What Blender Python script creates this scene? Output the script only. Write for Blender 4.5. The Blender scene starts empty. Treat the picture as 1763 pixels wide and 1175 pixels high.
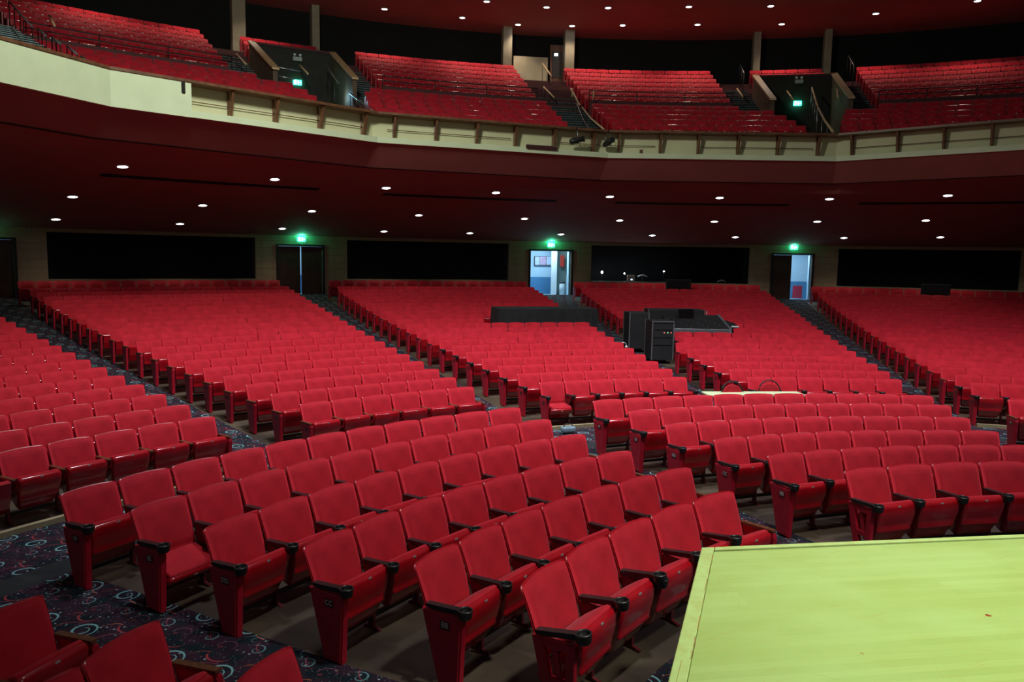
import bpy, math, random
import numpy as np
from mathutils import Vector, Matrix
random.seed(7)
SC = bpy.context.scene
COL = SC.collection
sin, cos, pi = math.sin, math.cos, math.pi

# ------------------------------------------------------------------ camera
CZ = 3.03                      # eye height above the flat front floor
FPX, PITCH, ROLL = 1297.63, -0.1099, 0.0165
cam = bpy.data.objects.new('camera', bpy.data.cameras.new('camera'))
COL.objects.link(cam); SC.camera = cam
cam.data.sensor_width = 36.0
cam.data.lens = FPX / 1763 * 36.0
cam.data.clip_end = 200
cam.matrix_world = Matrix.Translation((0, 0, CZ)) @ Matrix.Rotation(pi / 2 + PITCH, 4, 'X') @ Matrix.Rotation(ROLL, 4, 'Z')

# ------------------------------------------------------------------ world, house light, exposure
w = bpy.data.worlds.new('world'); SC.world = w; w.use_nodes = True
w.node_tree.nodes['Background'].inputs[0].default_value = (0.8, 0.75, 0.85, 1)
w.node_tree.nodes['Background'].inputs[1].default_value = 0.05
SC.view_settings.view_transform = 'Standard'; SC.view_settings.look = 'None'
SC.view_settings.exposure = 0.0; SC.view_settings.gamma = 1.0
SC.view_settings.use_curve_mapping = False

def area(name, loc, to, size, power, col, sy=None):
    l = bpy.data.lights.new(name, 'AREA'); l.energy = power; l.color = col
    l.shape = 'RECTANGLE'; l.size = size; l.size_y = sy or size
    o = bpy.data.objects.new(name, l); COL.objects.link(o); o.location = loc
    o.rotation_euler = (Vector(to) - Vector(loc)).to_track_quat('-Z', 'Y').to_euler()
    return o
def spot(name, loc, to, deg, blend, power, col, soft):
    l = bpy.data.lights.new(name, 'SPOT'); l.energy = power; l.color = col; l.spot_size = math.radians(deg); l.spot_blend = blend; l.shadow_soft_size = soft
    o = bpy.data.objects.new(name, l); COL.objects.link(o); o.location = loc
    o.rotation_euler = (Vector(to) - Vector(loc)).to_track_quat('-Z', 'Y').to_euler()
# unseen work lights over stage, house and balcony; front spot and fill are added
spot('stage_work_light', (4.6, 2.2, 8.5), (4.2, 2.4, 0.0), 78, .85, 2450, (0.97, 1.0, 0.84), .35)
spot('house_work_light', (-1.5, 11.0, 14.5), (-2.6, 15.5, 0.0), 86, 1.0, 7800, (0.92, 0.90, 1.0), .7)
spot('house_work_light', (7.5, 10.5, 14.5), (8.5, 15.5, 0.0), 90, 1.0, 8600, (0.94, 0.90, 0.98), .7)
spot('added_front_light', (2.8, 4.2, 12.0), (0.9, 7.6, 0.0), 55, 1.0, 2700, (1.0, 0.96, 0.92), .4)  # added spot without a known source, brightens the nearest seat block
area('balcony_work_light', (-4.0, 12.0, 12.5), (-6.0, 26.0, 7.0), 1.6, 1000, (0.93, 1.0, 0.84))
area('front_fill_light', (8.0, -4.0, 9.0), (4.0, 20.0, 3.0), 3.0, 80, (1.0, 0.95, 0.88))  # weak unseen fill added from the stage side

# ------------------------------------------------------------------ helpers
OX, OY = 6.3824, 1.1552        # centre of the curved rows, wall and balcony
FX, FY = 6.1049, 1.1975        # centre of the six rows in front of the cross aisle

def pol(R, th, z, front=False):
    ox, oy = (FX, FY) if front else (OX, OY)
    return Vector((ox + R * sin(th), oy + R * cos(th), z))
def ray(u, v):
    X, Y = u - 881.5, v - 587.5
    cr, sr = cos(ROLL), sin(ROLL)
    x = X * cr + Y * sr; up = X * sr - Y * cr
    c, s = cos(PITCH), sin(PITCH)
    return x / FPX, (FPX * c - up * s) / FPX, (FPX * s + up * c) / FPX
def atR(u, v, R):
    q = ray(u, v); A = q[0]**2 + q[1]**2; B = -2 * (q[0] * OX + q[1] * OY); C = OX * OX + OY * OY - R * R
    t = (-B + math.sqrt(B * B - 4 * A * C)) / (2 * A)
    return Vector((q[0] * t, q[1] * t, CZ + q[2] * t))
def atz(u, v, z):
    q = ray(u, v); t = (z - CZ) / q[2]
    return Vector((q[0] * t, q[1] * t, z))
def ang(P): return math.atan2(P[0] - OX, P[1] - OY)
def rad(P): return math.hypot(P[0] - OX, P[1] - OY)
def hit(u, v, fn, a=20., b=45.):
    for _ in range(50):
        m = (a + b) / 2
        if atR(u, v, m).z - fn(m) > 0: b = m
        else: a = m
    return atR(u, v, a)
def project(P):
    x, y, z = P[0], P[1], P[2] - CZ
    c, s = cos(PITCH), sin(PITCH); d = y * c + z * s; u = -y * s + z * c
    if d < .1: return (-9999, -9999)
    X = FPX * x / d; Y = -FPX * u / d; cr, sr = cos(ROLL), sin(ROLL)
    return X * cr - Y * sr + 881.5, X * sr + Y * cr + 587.5

class MB:
    def __init__(s): s.v = []; s.f = []; s.m = []; s.sm = []
    def add(s, vs, fs, mi=0, smooth=False, M=None):
        b = len(s.v)
        s.v += [tuple(M @ Vector(q)) if M else tuple(q) for q in vs]
        s.f += [tuple(b + i for i in f) for f in fs]; s.m += [mi] * len(fs); s.sm += [smooth] * len(fs)
    def box(s, c, d, mi=0, M=None):
        x, y, z = c; a, b, e = d[0] / 2, d[1] / 2, d[2] / 2
        vs = [(x + i * a, y + j * b, z + k * e) for i in (-1, 1) for j in (-1, 1) for k in (-1, 1)]
        s.add(vs, [(0, 1, 3, 2), (4, 6, 7, 5), (0, 4, 5, 1), (2, 3, 7, 6), (0, 2, 6, 4), (1, 5, 7, 3)], mi, False, M)
    def prism_x(s, prof, xs, mi=0, M=None, smooth=False):
        """profile of (y, z), swept along x; xs = [(x, scale)]"""
        n = len(prof); cy = sum(p[0] for p in prof) / n; cz = sum(p[1] for p in prof) / n
        vs = [(x, cy + (p[0] - cy) * k, cz + (p[1] - cz) * k) for x, k in xs for p in prof]
        fs = [(i * n + j, (i + 1) * n + j, (i + 1) * n + (j + 1) % n, i * n + (j + 1) % n) for i in range(len(xs) - 1) for j in range(n)]
        fs += [tuple(range(n)), tuple((len(xs) - 1) * n + j for j in reversed(range(n)))]
        s.add(vs, fs, mi, smooth, M)
    def prism_z(s, poly, z0, z1, mi=0, M=None):
        n = len(poly)
        vs = [(x, y, z0) for x, y in poly] + [(x, y, z1) for x, y in poly]
        s.add(vs, [tuple(reversed(range(n))), tuple(range(n, 2 * n))] + [(j, (j + 1) % n, n + (j + 1) % n, n + j) for j in range(n)], mi, False, M)
    def tube(s, pts, r, n=8, mi=0, M=None, smooth=True):
        pts = [Vector(p) for p in pts]; vs = []; N = len(pts)
        for i, p in enumerate(pts):
            t = (pts[min(i + 1, N - 1)] - pts[max(i - 1, 0)]).normalized()
            a = t.cross(Vector((0, 0, 1)) if abs(t.z) < .95 else Vector((1, 0, 0))).normalized(); b = t.cross(a)
            rr = r[i] if isinstance(r, (list, tuple)) else r
            vs += [p + (a * cos(2 * pi * k / n) + b * sin(2 * pi * k / n)) * rr for k in range(n)]
        fs = [(i * n + k, i * n + (k + 1) % n, (i + 1) * n + (k + 1) % n, (i + 1) * n + k) for i in range(N - 1) for k in range(n)]
        s.add(vs, fs, mi, smooth, M); b = len(s.v) - len(vs)
        s.f += [tuple(b + k for k in reversed(range(n))), tuple(b + (N - 1) * n + k for k in range(n))]; s.m += [mi] * 2; s.sm += [False] * 2
    def arc(s, R0, R1, t0, t1, zb, zt, n=12, mi=0, front=False):
        """curved block between two radii; zb, zt = (z at R0, z at R1)"""
        vs = []
        for i in range(n + 1):
            t = t0 + (t1 - t0) * i / n
            vs += [pol(R0, t, zb[0], front), pol(R1, t, zb[1], front), pol(R1, t, zt[1], front), pol(R0, t, zt[0], front)]
        fs = [(4 * i + j, 4 * i + (j + 1) % 4, 4 * i + 4 + (j + 1) % 4, 4 * i + 4 + j) for i in range(n) for j in range(4)]
        fs += [(3, 2, 1, 0), (4 * n, 4 * n + 1, 4 * n + 2, 4 * n + 3)]
        s.add(vs, fs, mi)
    def lathe(s, prof, c=(0, 0, 0), n=20, mi=0, M=None):
        """prof (r, z) around a vertical axis through c"""
        m = len(prof)
        vs = [(c[0] + r * cos(2 * pi * k / n), c[1] + r * sin(2 * pi * k / n), c[2] + z) for k in range(n) for r, z in prof]
        fs = [(k * m + j, ((k + 1) % n) * m + j, ((k + 1) % n) * m + j + 1, k * m + j + 1) for k in range(n) for j in range(m - 1)]
        s.add(vs, fs, mi, True, M)
    def mesh(s, name, mats):
        me = bpy.data.meshes.new(name); me.from_pydata(s.v, [], s.f)
        for m in mats: me.materials.append(m)
        me.polygons.foreach_set('material_index', s.m); me.polygons.foreach_set('use_smooth', s.sm)
        me.validate(); me.update()
        return me
def link(name, me, parent=None, **kw):
    o = bpy.data.objects.new(name, me); COL.objects.link(o)
    if parent is not None: o.parent = parent
    for k, v in kw.items(): o[k] = v
    return o
def obj(name, mb, mats, parent=None, **kw):
    if not isinstance(mats, (list, tuple)): mats = [mats]
    return link(name, mb.mesh(name, mats), parent, **kw)
def bevel(o, wd, seg=2):
    m = o.modifiers.new('b', 'BEVEL'); m.width = wd; m.segments = seg; m.limit_method = 'ANGLE'; m.angle_limit = 0.6
    return o
def thing(name, label, cat, loc=(0, 0, 0), rz=0, group=None):
    o = bpy.data.objects.new(name, None); COL.objects.link(o); o.empty_display_size = .2
    o.location = loc; o.rotation_euler = (0, 0, rz); o['label'] = label; o['category'] = cat
    if group: o['group'] = group
    return o
def S(name, mb, mats, **kw): return obj(name, mb, mats, kind='structure', **kw)

# ------------------------------------------------------------------ materials
class NT:
    """small expression helper on a material's node tree"""
    def __init__(s, mat): s.t = mat.node_tree; s.N = s.t.nodes; s.L = s.t.links
    def node(s, typ, **kw):
        n = s.N.new(typ)
        for k, v in kw.items(): setattr(n, k, v)
        return n
    def put(s, sock, v):
        if hasattr(v, 'links') or isinstance(v, bpy.types.NodeSocket): s.L.new(v, sock)
        elif v is not None: sock.default_value = v
    def m(s, op, a, b=None, c=None, clamp=False):
        n = s.node('ShaderNodeMath', operation=op, use_clamp=clamp)
        for i, x in enumerate((a, b, c)):
            if x is not None: s.put(n.inputs[i], x)
        return n.outputs[0]
    def vm(s, op, a, b=None):
        n = s.node('ShaderNodeVectorMath', operation=op); s.put(n.inputs[0], a)
        if b is not None: s.put(n.inputs[1], b)
        return n.outputs[0]
    def pos(s): return s.node('ShaderNodeNewGeometry').outputs['Position']
    def objc(s): return s.node('ShaderNodeTexCoord').outputs['Object']
    def sep(s, v):
        n = s.node('ShaderNodeSeparateXYZ'); s.put(n.inputs[0], v); return n.outputs
    def comb(s, x, y, z=0.0):
        n = s.node('ShaderNodeCombineXYZ')
        for i, q in enumerate((x, y, z)): s.put(n.inputs[i], q)
        return n.outputs[0]
    def noise(s, vec, scale, detail=3, rough=.5):
        n = s.node('ShaderNodeTexNoise'); s.put(n.inputs['Vector'], vec)
        n.inputs['Scale'].default_value = scale; n.inputs['Detail'].default_value = detail; n.inputs['Roughness'].default_value = rough
        return n.outputs['Fac']
    def vor(s, vec, scale, out='Distance', rnd=1.0):
        n = s.node('ShaderNodeTexVoronoi'); s.put(n.inputs['Vector'], vec); n.inputs['Scale'].default_value = scale
        n.inputs['Randomness'].default_value = rnd
        return n.outputs[out]
    def ramp(s, fac, stops):
        n = s.node('ShaderNodeValToRGB'); s.put(n.inputs[0], fac); e = n.color_ramp.elements
        while len(e) < len(stops): e.new(.5)
        for i, (p, c) in enumerate(stops): e[i].position = p; e[i].color = (*c, 1) if len(c) == 3 else c
        return n.outputs[0]
    def mix(s, fac, a, b):
        n = s.node('ShaderNodeMix', data_type='RGBA'); s.put(n.inputs[0], fac)
        for i, x in ((6, a), (7, b)): s.put(n.inputs[i], (*x, 1) if isinstance(x, tuple) and len(x) == 3 else x)
        return n.outputs[2]
def mat(name, col, rough=.5, metal=0., spec=.5, coat=0., emit=None, es=0., sheen=0.):
    m = bpy.data.materials.new(name); m.use_nodes = True; b = m.node_tree.nodes['Principled BSDF']
    b.inputs['Base Color'].default_value = (*col, 1); b.inputs['Roughness'].default_value = rough
    b.inputs['Metallic'].default_value = metal; b.inputs['Specular IOR Level'].default_value = spec
    b.inputs['Coat Weight'].default_value = coat; b.inputs['Coat Roughness'].default_value = .12
    if sheen: b.inputs['Sheen Weight'].default_value = sheen; b.inputs['Sheen Roughness'].default_value = .45; b.inputs['Sheen Tint'].default_value = (1, .55, .7, 1)
    if emit: b.inputs['Emission Color'].default_value = (*emit, 1); b.inputs['Emission Strength'].default_value = es
    return m
def nt(m): return NT(m), m.node_tree.nodes['Principled BSDF']
def vary(name, c1, c2, scale, rough=.6, bump=0., vec='obj', detail=4, **kw):
    """two tones mixed by noise, with an optional grain"""
    m = mat(name, c1, rough, **kw); t, b = nt(m)
    p = t.objc() if vec == 'obj' else t.pos()
    f = t.noise(p, scale, detail)
    t.L.new(t.ramp(f, [(.35, c1), (.65, c2)]), b.inputs['Base Color'])
    if bump:
        n = t.node('ShaderNodeBump'); n.inputs['Strength'].default_value = bump; n.inputs['Distance'].default_value = .01
        t.L.new(t.noise(p, scale * 12, 2), n.inputs['Height']); t.L.new(n.outputs[0], b.inputs['Normal'])
    return m

M_fab = vary('seat_velour', (.40, .007, .018), (.52, .012, .027), 5, .82, .10, sheen=.18, spec=.25)
M_shell = vary('seat_shell_plastic', (.36, .004, .012), (.42, .006, .016), 7, .30, 0, spec=.5)
M_metal_red = vary('red_painted_steel', (.36, .005, .020), (.46, .008, .028), 9, .42, 0)
M_pan = vary('seat_pan_plastic', (.34, .004, .010), (.42, .006, .014), 6, .24, 0, spec=.6, coat=.3)
M_black = vary('black_plastic', (.012, .013, .014), (.022, .024, .025), 12, .38, 0)
M_armwood = vary('brown_arm_wood', (.10, .032, .015), (.17, .06, .026), 30, .4, 0)
M_steel = vary('plate_steel', (.62, .66, .66), (.75, .78, .76), 40, .3, 0, metal=.6)
M_dark = vary('dark_iron', (.012, .008, .009), (.022, .014, .014), 10, .55, 0)
M_white = vary('white_letter_paint', (.62, .6, .58), (.75, .72, .70), 30, .6, 0)
M_rowplate = vary('row_plate_bronze', (.05, .012, .012), (.075, .018, .018), 30, .35, 0)
M_curtain = vary('black_drape', (.0016, .0018, .002), (.003, .0032, .0036), 3, .95, 0, vec='pos')
M_cream = vary('cream_plaster', (.62, .60, .37), (.70, .68, .44), .8, .75, 0, vec='pos')
M_ledge = vary('cream_ledge_paint', (.68, .76, .52), (.74, .82, .57), 2, .6, 0, vec='pos')
M_railwood = vary('walnut_rail', (.12, .046, .022), (.20, .085, .04), 6, .42, 0, vec='pos')
M_soffit = vary('oxblood_ceiling_plaster', (.38, .115, .105), (.42, .130, .118), .6, .85, 0, vec='pos')
M_slot = mat('slot_black', (.006, .004, .004), .9)
M_bare = vary('worn_concrete_floor', (.040, .030, .022), (.105, .080, .052), 1.3, .5, .15, vec='pos')
M_doorwood = vary('dark_door_wood', (.040, .013, .006), (.065, .022, .010), 5, .45, 0, vec='pos')
M_tan = vary('tan_painted_wood', (.46, .29, .15), (.56, .37, .20), 4, .5, 0, vec='pos')
M_greysteel = vary('brushed_rail_steel', (.42, .44, .46), (.55, .57, .60), 20, .3, 0, metal=.8)
M_blackcloth = vary('black_tablecloth', (.006, .007, .008), (.012, .013, .014), 4, .9, .1, vec='pos')
M_case = vary('black_case_laminate', (.006, .007, .008), (.010, .011, .012), 8, .6, 0, vec='pos')
M_alu = vary('aluminium_edge', (.22, .23, .25), (.30, .32, .34), 20, .35, 0, metal=.7)
M_lobby = vary('pale_blue_lobby_paint', (.45, .68, .85), (.50, .74, .90), 1, .7, 0, vec='pos')
M_lobbyblue = vary('blue_wainscot', (.06, .22, .42), (.08, .27, .5), 1, .6, 0, vec='pos')
M_riser = vary('dark_stair_carpet', (.010, .016, .018), (.018, .026, .028), 8, .9, 0, vec='pos')
M_nosing = vary('stair_nosing_metal', (.10, .15, .16), (.15, .21, .22), 8, .4, 0, vec='pos', metal=.3)
M_maroon = vary('maroon_riser_board', (.055, .008, .010), (.075, .012, .014), 3, .7, 0, vec='pos')
M_tableply = vary('pale_table_laminate', (.60, .72, .42), (.66, .78, .47), 3, .45, 0, vec='pos')

def carpet():
    m = mat('swirl_carpet', (.02, .02, .025), .95, spec=.15); t, b = nt(m)
    P = t.pos(); x, y, _ = t.sep(P)
    ca, sa = cos(math.radians(24)), sin(math.radians(24))
    X = t.m('SUBTRACT', t.m('MULTIPLY', x, ca), t.m('MULTIPLY', y, sa))
    Y = t.m('ADD', t.m('MULTIPLY', x, sa), t.m('MULTIPLY', y, ca))
    T = .48
    def strand(cx, cy, r0, k, w0, turns=1.6, a0=0., flip=1, hd=.5, TX=T, TY=T * 1.25):
        """one tapering spiral stroke per tile, half-drop repeat"""
        v = t.m('DIVIDE', Y, TY); row = t.m('FLOOR', v)
        u = t.m('ADD', t.m('DIVIDE', X, TX), t.m('MULTIPLY', row, hd))
        lx = t.m('MULTIPLY', t.m('SUBTRACT', t.m('FRACT', u), cx), TX)
        ly = t.m('MULTIPLY', t.m('MULTIPLY', t.m('SUBTRACT', t.m('FRACT', v), cy), TY), flip)
        r = t.m('SQRT', t.m('ADD', t.m('MULTIPLY', lx, lx), t.m('MULTIPLY', ly, ly)))
        ph = t.m('FRACT', t.m('ADD', t.m('DIVIDE', t.m('ARCTAN2', ly, lx), 2 * pi), a0))   # 0..1 round the spiral
        best = None
        n = int(math.ceil(turns))
        for q in range(n):
            s_ = t.m('ADD', ph, float(q))                       # turns along the stroke
            rr = t.m('SUBTRACT', r0, t.m('MULTIPLY', s_, k))
            sw = t.m('SINE', t.m('MULTIPLY', t.m('DIVIDE', s_, turns, clamp=True), pi))
            wd = t.m('MULTIPLY', t.m('MULTIPLY', sw, w0), t.m('SUBTRACT', 1.25, t.m('DIVIDE', s_, turns)))
            d = t.m('ABSOLUTE', t.m('SUBTRACT', r, rr))
            h = t.m('LESS_THAN', d, wd)
            best = h if best is None else t.m('MAXIMUM', best, h)
        return best
    dark = t.ramp(t.noise(P, 5.5, 3), [(.40, (.008, .016, .022)), (.56, (.035, .016, .030))])
    teal1 = strand(.55, .50, .125, .058, .0135, 1.75, .2)
    teal2 = strand(.12, .12, .090, .055, .0075, 1.5, .65, -1)
    teal3 = strand(.90, .30, .075, .045, .0050, 1.4, .3)
    red1 = strand(.98, .62, .160, .050, .0105, .9, .40)
    red2 = strand(.20, .88, .130, .045, .010, .8, .95, -1)
    pink = strand(.62, .02, .120, .050, .0055, 1.4, .1, -1)
    red3 = strand(.36, .36, .190, .040, .0065, .7, .75, -1)
    dots = t.m('MULTIPLY', t.m('LESS_THAN', t.vor(P, 30.0, rnd=1.0), .21), t.m('GREATER_THAN', t.noise(P, 90, 0), .42))
    dots2 = t.m('LESS_THAN', t.vor(t.vm('ADD', P, (3.3, 1.7, 0)), 13.0), .13)
    c = t.mix(t.m('MULTIPLY', dots, .7), dark, (.14, .20, .22))
    c = t.mix(dots2, c, (.26, .38, .38))
    c = t.mix(pink, c, (.22, .07, .10))
    c = t.mix(red3, c, (.30, .05, .07)); c = t.mix(teal3, c, (.12, .22, .25))
    c = t.mix(red2, c, (.38, .05, .06))
    c = t.mix(red1, c, t.ramp(t.noise(P, 7, 1), [(.4, (.45, .06, .07)), (.6, (.62, .18, .06))]))
    c = t.mix(teal2, c, (.12, .27, .30))
    c = t.mix(teal1, c, (.19, .44, .46))
    t.L.new(c, b.inputs['Base Color'])
    return m
M_carpet = carpet()

def brick():
    m = mat('tan_block_wall', (.3, .2, .1), .8); t, b = nt(m)
    x, y, z = t.sep(t.pos())
    a = t.m('ARCTAN2', t.m('SUBTRACT', x, OX), t.m('SUBTRACT', y, OY))
    n = t.node('ShaderNodeTexBrick'); t.L.new(t.comb(t.m('MULTIPLY', a, 36.0), z, 0.0), n.inputs['Vector'])
    n.inputs['Color1'].default_value = (.42, .30, .19, 1); n.inputs['Color2'].default_value = (.38, .27, .165, 1); n.inputs['Mortar'].default_value = (.27, .18, .10, 1)
    n.inputs['Scale'].default_value = 1.0; n.inputs['Brick Width'].default_value = .9; n.inputs['Row Height'].default_value = .30; n.inputs['Mortar Size'].default_value = .010
    t.L.new(n.outputs[0], b.inputs['Base Color'])
    return m
M_brick = brick()

def maple(E1, spot):
    m = mat('worn_maple_boards', (.6, .6, .25), .42, spec=.35); t, b = nt(m)
    x, y, _ = t.sep(t.pos()); a = math.atan2(E1[1], E1[0]); c, s = cos(a), sin(a)
    U = t.m('ADD', t.m('MULTIPLY', x, c), t.m('MULTIPLY', y, s)); V = t.m('SUBTRACT', t.m('MULTIPLY', y, c), t.m('MULTIPLY', x, s))
    n = t.node('ShaderNodeTexBrick'); t.L.new(t.comb(U, V), n.inputs['Vector'])
    n.inputs['Scale'].default_value = 1; n.inputs['Brick Width'].default_value = 1.3; n.inputs['Row Height'].default_value = .058
    n.inputs['Mortar Size'].default_value = .0008; n.inputs['Bias'].default_value = 0
    n.inputs['Color1'].default_value = (.40, .555, .155, 1); n.inputs['Color2'].default_value = (.455, .625, .190, 1); n.inputs['Mortar'].default_value = (.40, .50, .13, 1)
    grain = t.noise(t.comb(t.m('MULTIPLY', U, 1.2), t.m('MULTIPLY', V, 22.0)), 3.0, 5, .6)
    patch = t.noise(t.comb(U, t.m('MULTIPLY', V, 1.6)), 1.1, 3)
    base = t.mix(t.m('MULTIPLY', t.ramp(grain, [(.50, (0, 0, 0)), (.68, (1, 1, 1))]), .30), n.outputs[0], (.46, .50, .10))
    base = t.mix(t.m('MULTIPLY', t.ramp(patch, [(.42, (0, 0, 0)), (.62, (1, 1, 1))]), .5), base, (.49, .69, .25))
    # scratches in a few directions, and brown scuffs
    for k, (an, sc, th) in enumerate(((.35, 2.1, .66), (-.5, 1.6, .68), (1.2, 2.4, .69))):
        A = t.m('ADD', t.m('MULTIPLY', U, cos(an)), t.m('MULTIPLY', V, sin(an))); B = t.m('SUBTRACT', t.m('MULTIPLY', V, cos(an)), t.m('MULTIPLY', U, sin(an)))
        f = t.noise(t.comb(t.m('MULTIPLY', A, 1.5), t.m('MULTIPLY', B, 45.0), 3.1 * k), sc, 2)
        msk = t.m('MULTIPLY', t.m('GREATER_THAN', f, th), t.m('GREATER_THAN', t.noise(t.comb(U, V, 9.0 + k), 2.3, 1), .52))
        base = t.mix(t.m('MULTIPLY', msk, .35), base, (.46, .40, .10))
    f = t.noise(t.comb(U, V, 5.0), 9, 3); base = t.mix(t.m('MULTIPLY', t.m('GREATER_THAN', f, .735), .7), base, (.42, .24, .06))
    d = t.m('SQRT', t.m('ADD', t.m('POWER', t.m('SUBTRACT', x, spot[0]), 2.0), t.m('POWER', t.m('SUBTRACT', y, spot[1]), 2.0)))
    d = t.m('ADD', d, t.m('MULTIPLY', t.noise(t.pos(), 40, 2), .018))
    base = t.mix(t.m('LESS_THAN', d, .025), base, (.35, .08, .03))
    t.L.new(base, b.inputs['Base Color'])
    return m

# ------------------------------------------------------------------ floor heights
H = 0.80                                             # floor to the top of a seat back
RF = [6.99, 7.84, 8.82, 9.83, 10.68, 11.69]           # front rows: back-top radius
ZT = [.857, .83, .787, .764, .79, .765]               # ... and height of the top
RR = lambda k: 14.5726 + .9316 * k
ZR = lambda k: .615 + .034 * k + .0014 * k * k
PROF = [(0., 0.), (6.6, 0.), (7.3, .028), (8.5, -.005), (9.5, -.03), (10.5, -.015), (11.8, -.035), (13.0, -.11), (13.95, -.17)]
def zfloor(R):
    if R >= 13.95: return ZR((R - 14.5726) / .9316) - H + .005
    for (a, za), (b, zb) in zip(PROF, PROF[1:]):
        if R <= b: return za + (zb - za) * (R - a) / (b - a)
    return 0

# ------------------------------------------------------------------ setting: main floor
def build_floor():
    TH = sorted(set([-1.75, -1.6, -1.45, -1.32, -1.2, -1.128, -1.068, -1.0, -.9, -.822, -.752, -.68, -.6, -.545, -.495, -.43, -.36, -.27, -.175, -.104, -.03, .04, .10, .148, .20, .212, .3, .4, .465, .535, .62, .75, .9]))
    RS = [1.0, 3, 5, 6.35, 6.70, 6.87, 7.3, 7.9, 8.5, 9.1, 9.8, 10.5, 11.1, 11.95, 12.1, 12.52, 13.0, 13.5, 13.9] + [14.1 + .9316 * i for i in range(24)]
    mb = MB(); n = len(TH)
    for R in RS:
        for t in TH: mb.v.append(tuple(pol(R, t, zfloor(R))))
    for i in range(len(RS) - 1):
        R = (RS[i] + RS[i + 1]) / 2
        for j in range(n - 1):
            t = (TH[j] + TH[j + 1]) / 2; mi = 0
            if R < 6.70: mi = 1
            elif R < 11.95: mi = 1 if (-1.2 < t < -1.068 or -.545 < t < -.43 or .10 < t < .20) else 0
            elif 12.1 < R < 12.52: mi = 2
            elif R < 13.9: mi = 1
            elif R < 34.3: mi = 1 if (-.822 < t < -.752 or -.495 < t < -.43 or -.175 < t < -.104 or .148 < t < .212 or .465 < t < .535) else 0
            else: mi = 1
            mb.f.append((i * n + j, i * n + j + 1, (i + 1) * n + j + 1, (i + 1) * n + j)); mb.m.append(mi); mb.sm.append(False)
    mb.add([(-60, -30, -.6), (60, -30, -.6), (60, 70, -.6), (-60, 70, -.6)], [(0, 1, 2, 3)], 0)
    mb.v[-4:] = mb.v[-4:]
    S('floor', mb, [M_bare, M_carpet, M_riser])
    # low wooden nosing where the rear rows begin
    mb = MB()
    for a, b in ((-1.5, -.83), (-.745, -.505), (-.42, -.185), (-.10, .125), (.21, .5)):
        mb.arc(13.86, 13.93, a, b, (-.26, -.26), (-.10, -.10), 10)
    S('trim_1', mb, M_tableply if False else vary('pale_riser_board', (.30, .25, .14), (.38, .32, .19), 3, .6, 0, vec='pos'))
build_floor()

# ------------------------------------------------------------------ the seats
def back_mesh(sc=1.0, dy=0., th=.03, bulge=.034, nu=14, nv=10, name='', m=None, flat=.0):
    vs = []; N = nu + 1; K = nv + 1
    for side in (0, 1):
        for j in range(K):
            v = j / nv
            for i in range(N):
                u = -1 + 2 * i / nu
                hw = (.251 + .015 * v) * sc
                z = .59 + (.21 * sc) * (2 * v - 1) + .010 * (1 - u * u) * v
                if v == 1 and abs(u) == 1: z -= .008
                y = -.150 * (1 - v) + .036 * (1 - u * u) - .02 * sin(pi * v) * .5 + dy
                e = (1 - abs(u) ** 9) * (1 - abs(2 * v - 1) ** 9)
                y += (-bulge * e - flat) if side == 0 else th * (e ** .5) + flat
                vs.append((u * hw, y, z))
    F = []
    o = N * K
    for j in range(nv):
        for i in range(nu):
            a = j * N + i
            F.append((a, a + 1, a + N + 1, a + N)); F.append((o + a + 1, o + a, o + a + N, o + a + N + 1))
    rim = [i for i in range(N)] + [j * N + nu for j in range(1, K)] + [nv * N + i for i in range(nu - 1, -1, -1)] + [j * N for j in range(nv - 1, 0, -1)]
    for a, b in zip(rim, rim[1:] + rim[:1]): F.append((b, a, o + a, o + b))
    mb = MB(); mb.add(vs, F, 0, True)
    return mb
CUSH = [(-.125, .37), (-.128, .425), (-.20, .485), (-.30, .552), (-.365, .588), (-.393, .588), (-.403, .570), (-.36, .525), (-.12, .345)]
PAN = [(-.393, .582), (-.425, .572), (-.436, .545), (-.430, .47), (-.412, .39), (-.394, .325), (-.404, .308), (-.376, .288), (-.350, .23), (-.315, .175), (-.255, .145), (-.19, .17), (-.14, .26), (-.12, .335), (-.36, .495)]
XS = [(-.228, .90), (-.218, .97), (-.19, 1), (.19, 1), (.218, .97), (.228, .90)]
def cup_arm():
    mb = MB()
    mb.prism_x([(-.125, .580), (-.125, .555), (-.20, .550), (-.40, .562), (-.42, .602)], [(-.028, .93), (-.023, 1), (.023, 1), (.028, .93)])
    mb.lathe([(.0, .540), (.038, .540), (.047, .552), (.054, .602)], (0, -.452, 0), 22)
    mb.lathe([(.054, .602), (.052, .608), (.044, .608), (.042, .602)], (0, -.452, 0), 22)
    mb.lathe([(.042, .602), (.034, .556), (.0, .550)], (0, -.452, 0), 22)
    return mb
def wood_arm():
    mb = MB(); mb.prism_x([(-.09, .560), (-.10, .535), (-.40, .545), (-.425, .556), (-.42, .572), (-.25, .568)], [(-.026, .9), (-.022, 1), (.022, 1), (.026, .9)]); return mb
def standard():
    mb = MB()
    mb.prism_x([(-.13, .54), (-.37, .538), (-.37, .50), (-.29, .40), (-.245, .28), (-.245, .03), (-.31, .012), (-.31, 0), (-.13, 0), (-.13, .012), (-.185, .03), (-.175, .30)], [(-.014, 1), (.014, 1)])
    return mb
def end_panel():
    mb = MB(); mb.prism_x([(-.095, .538), (-.43, .536), (-.405, 0.01), (-.245, 0.01)], [(-.028, .97), (-.022, 1), (.012, 1)]); return mb
def end_edge():
    mb = MB(); mb.prism_x([(-.432, .536), (-.442, .50), (-.417, 0.0), (-.37, 0.0), (-.395, .50)], [(-.020, 1), (.030, 1)]); return mb
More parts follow.
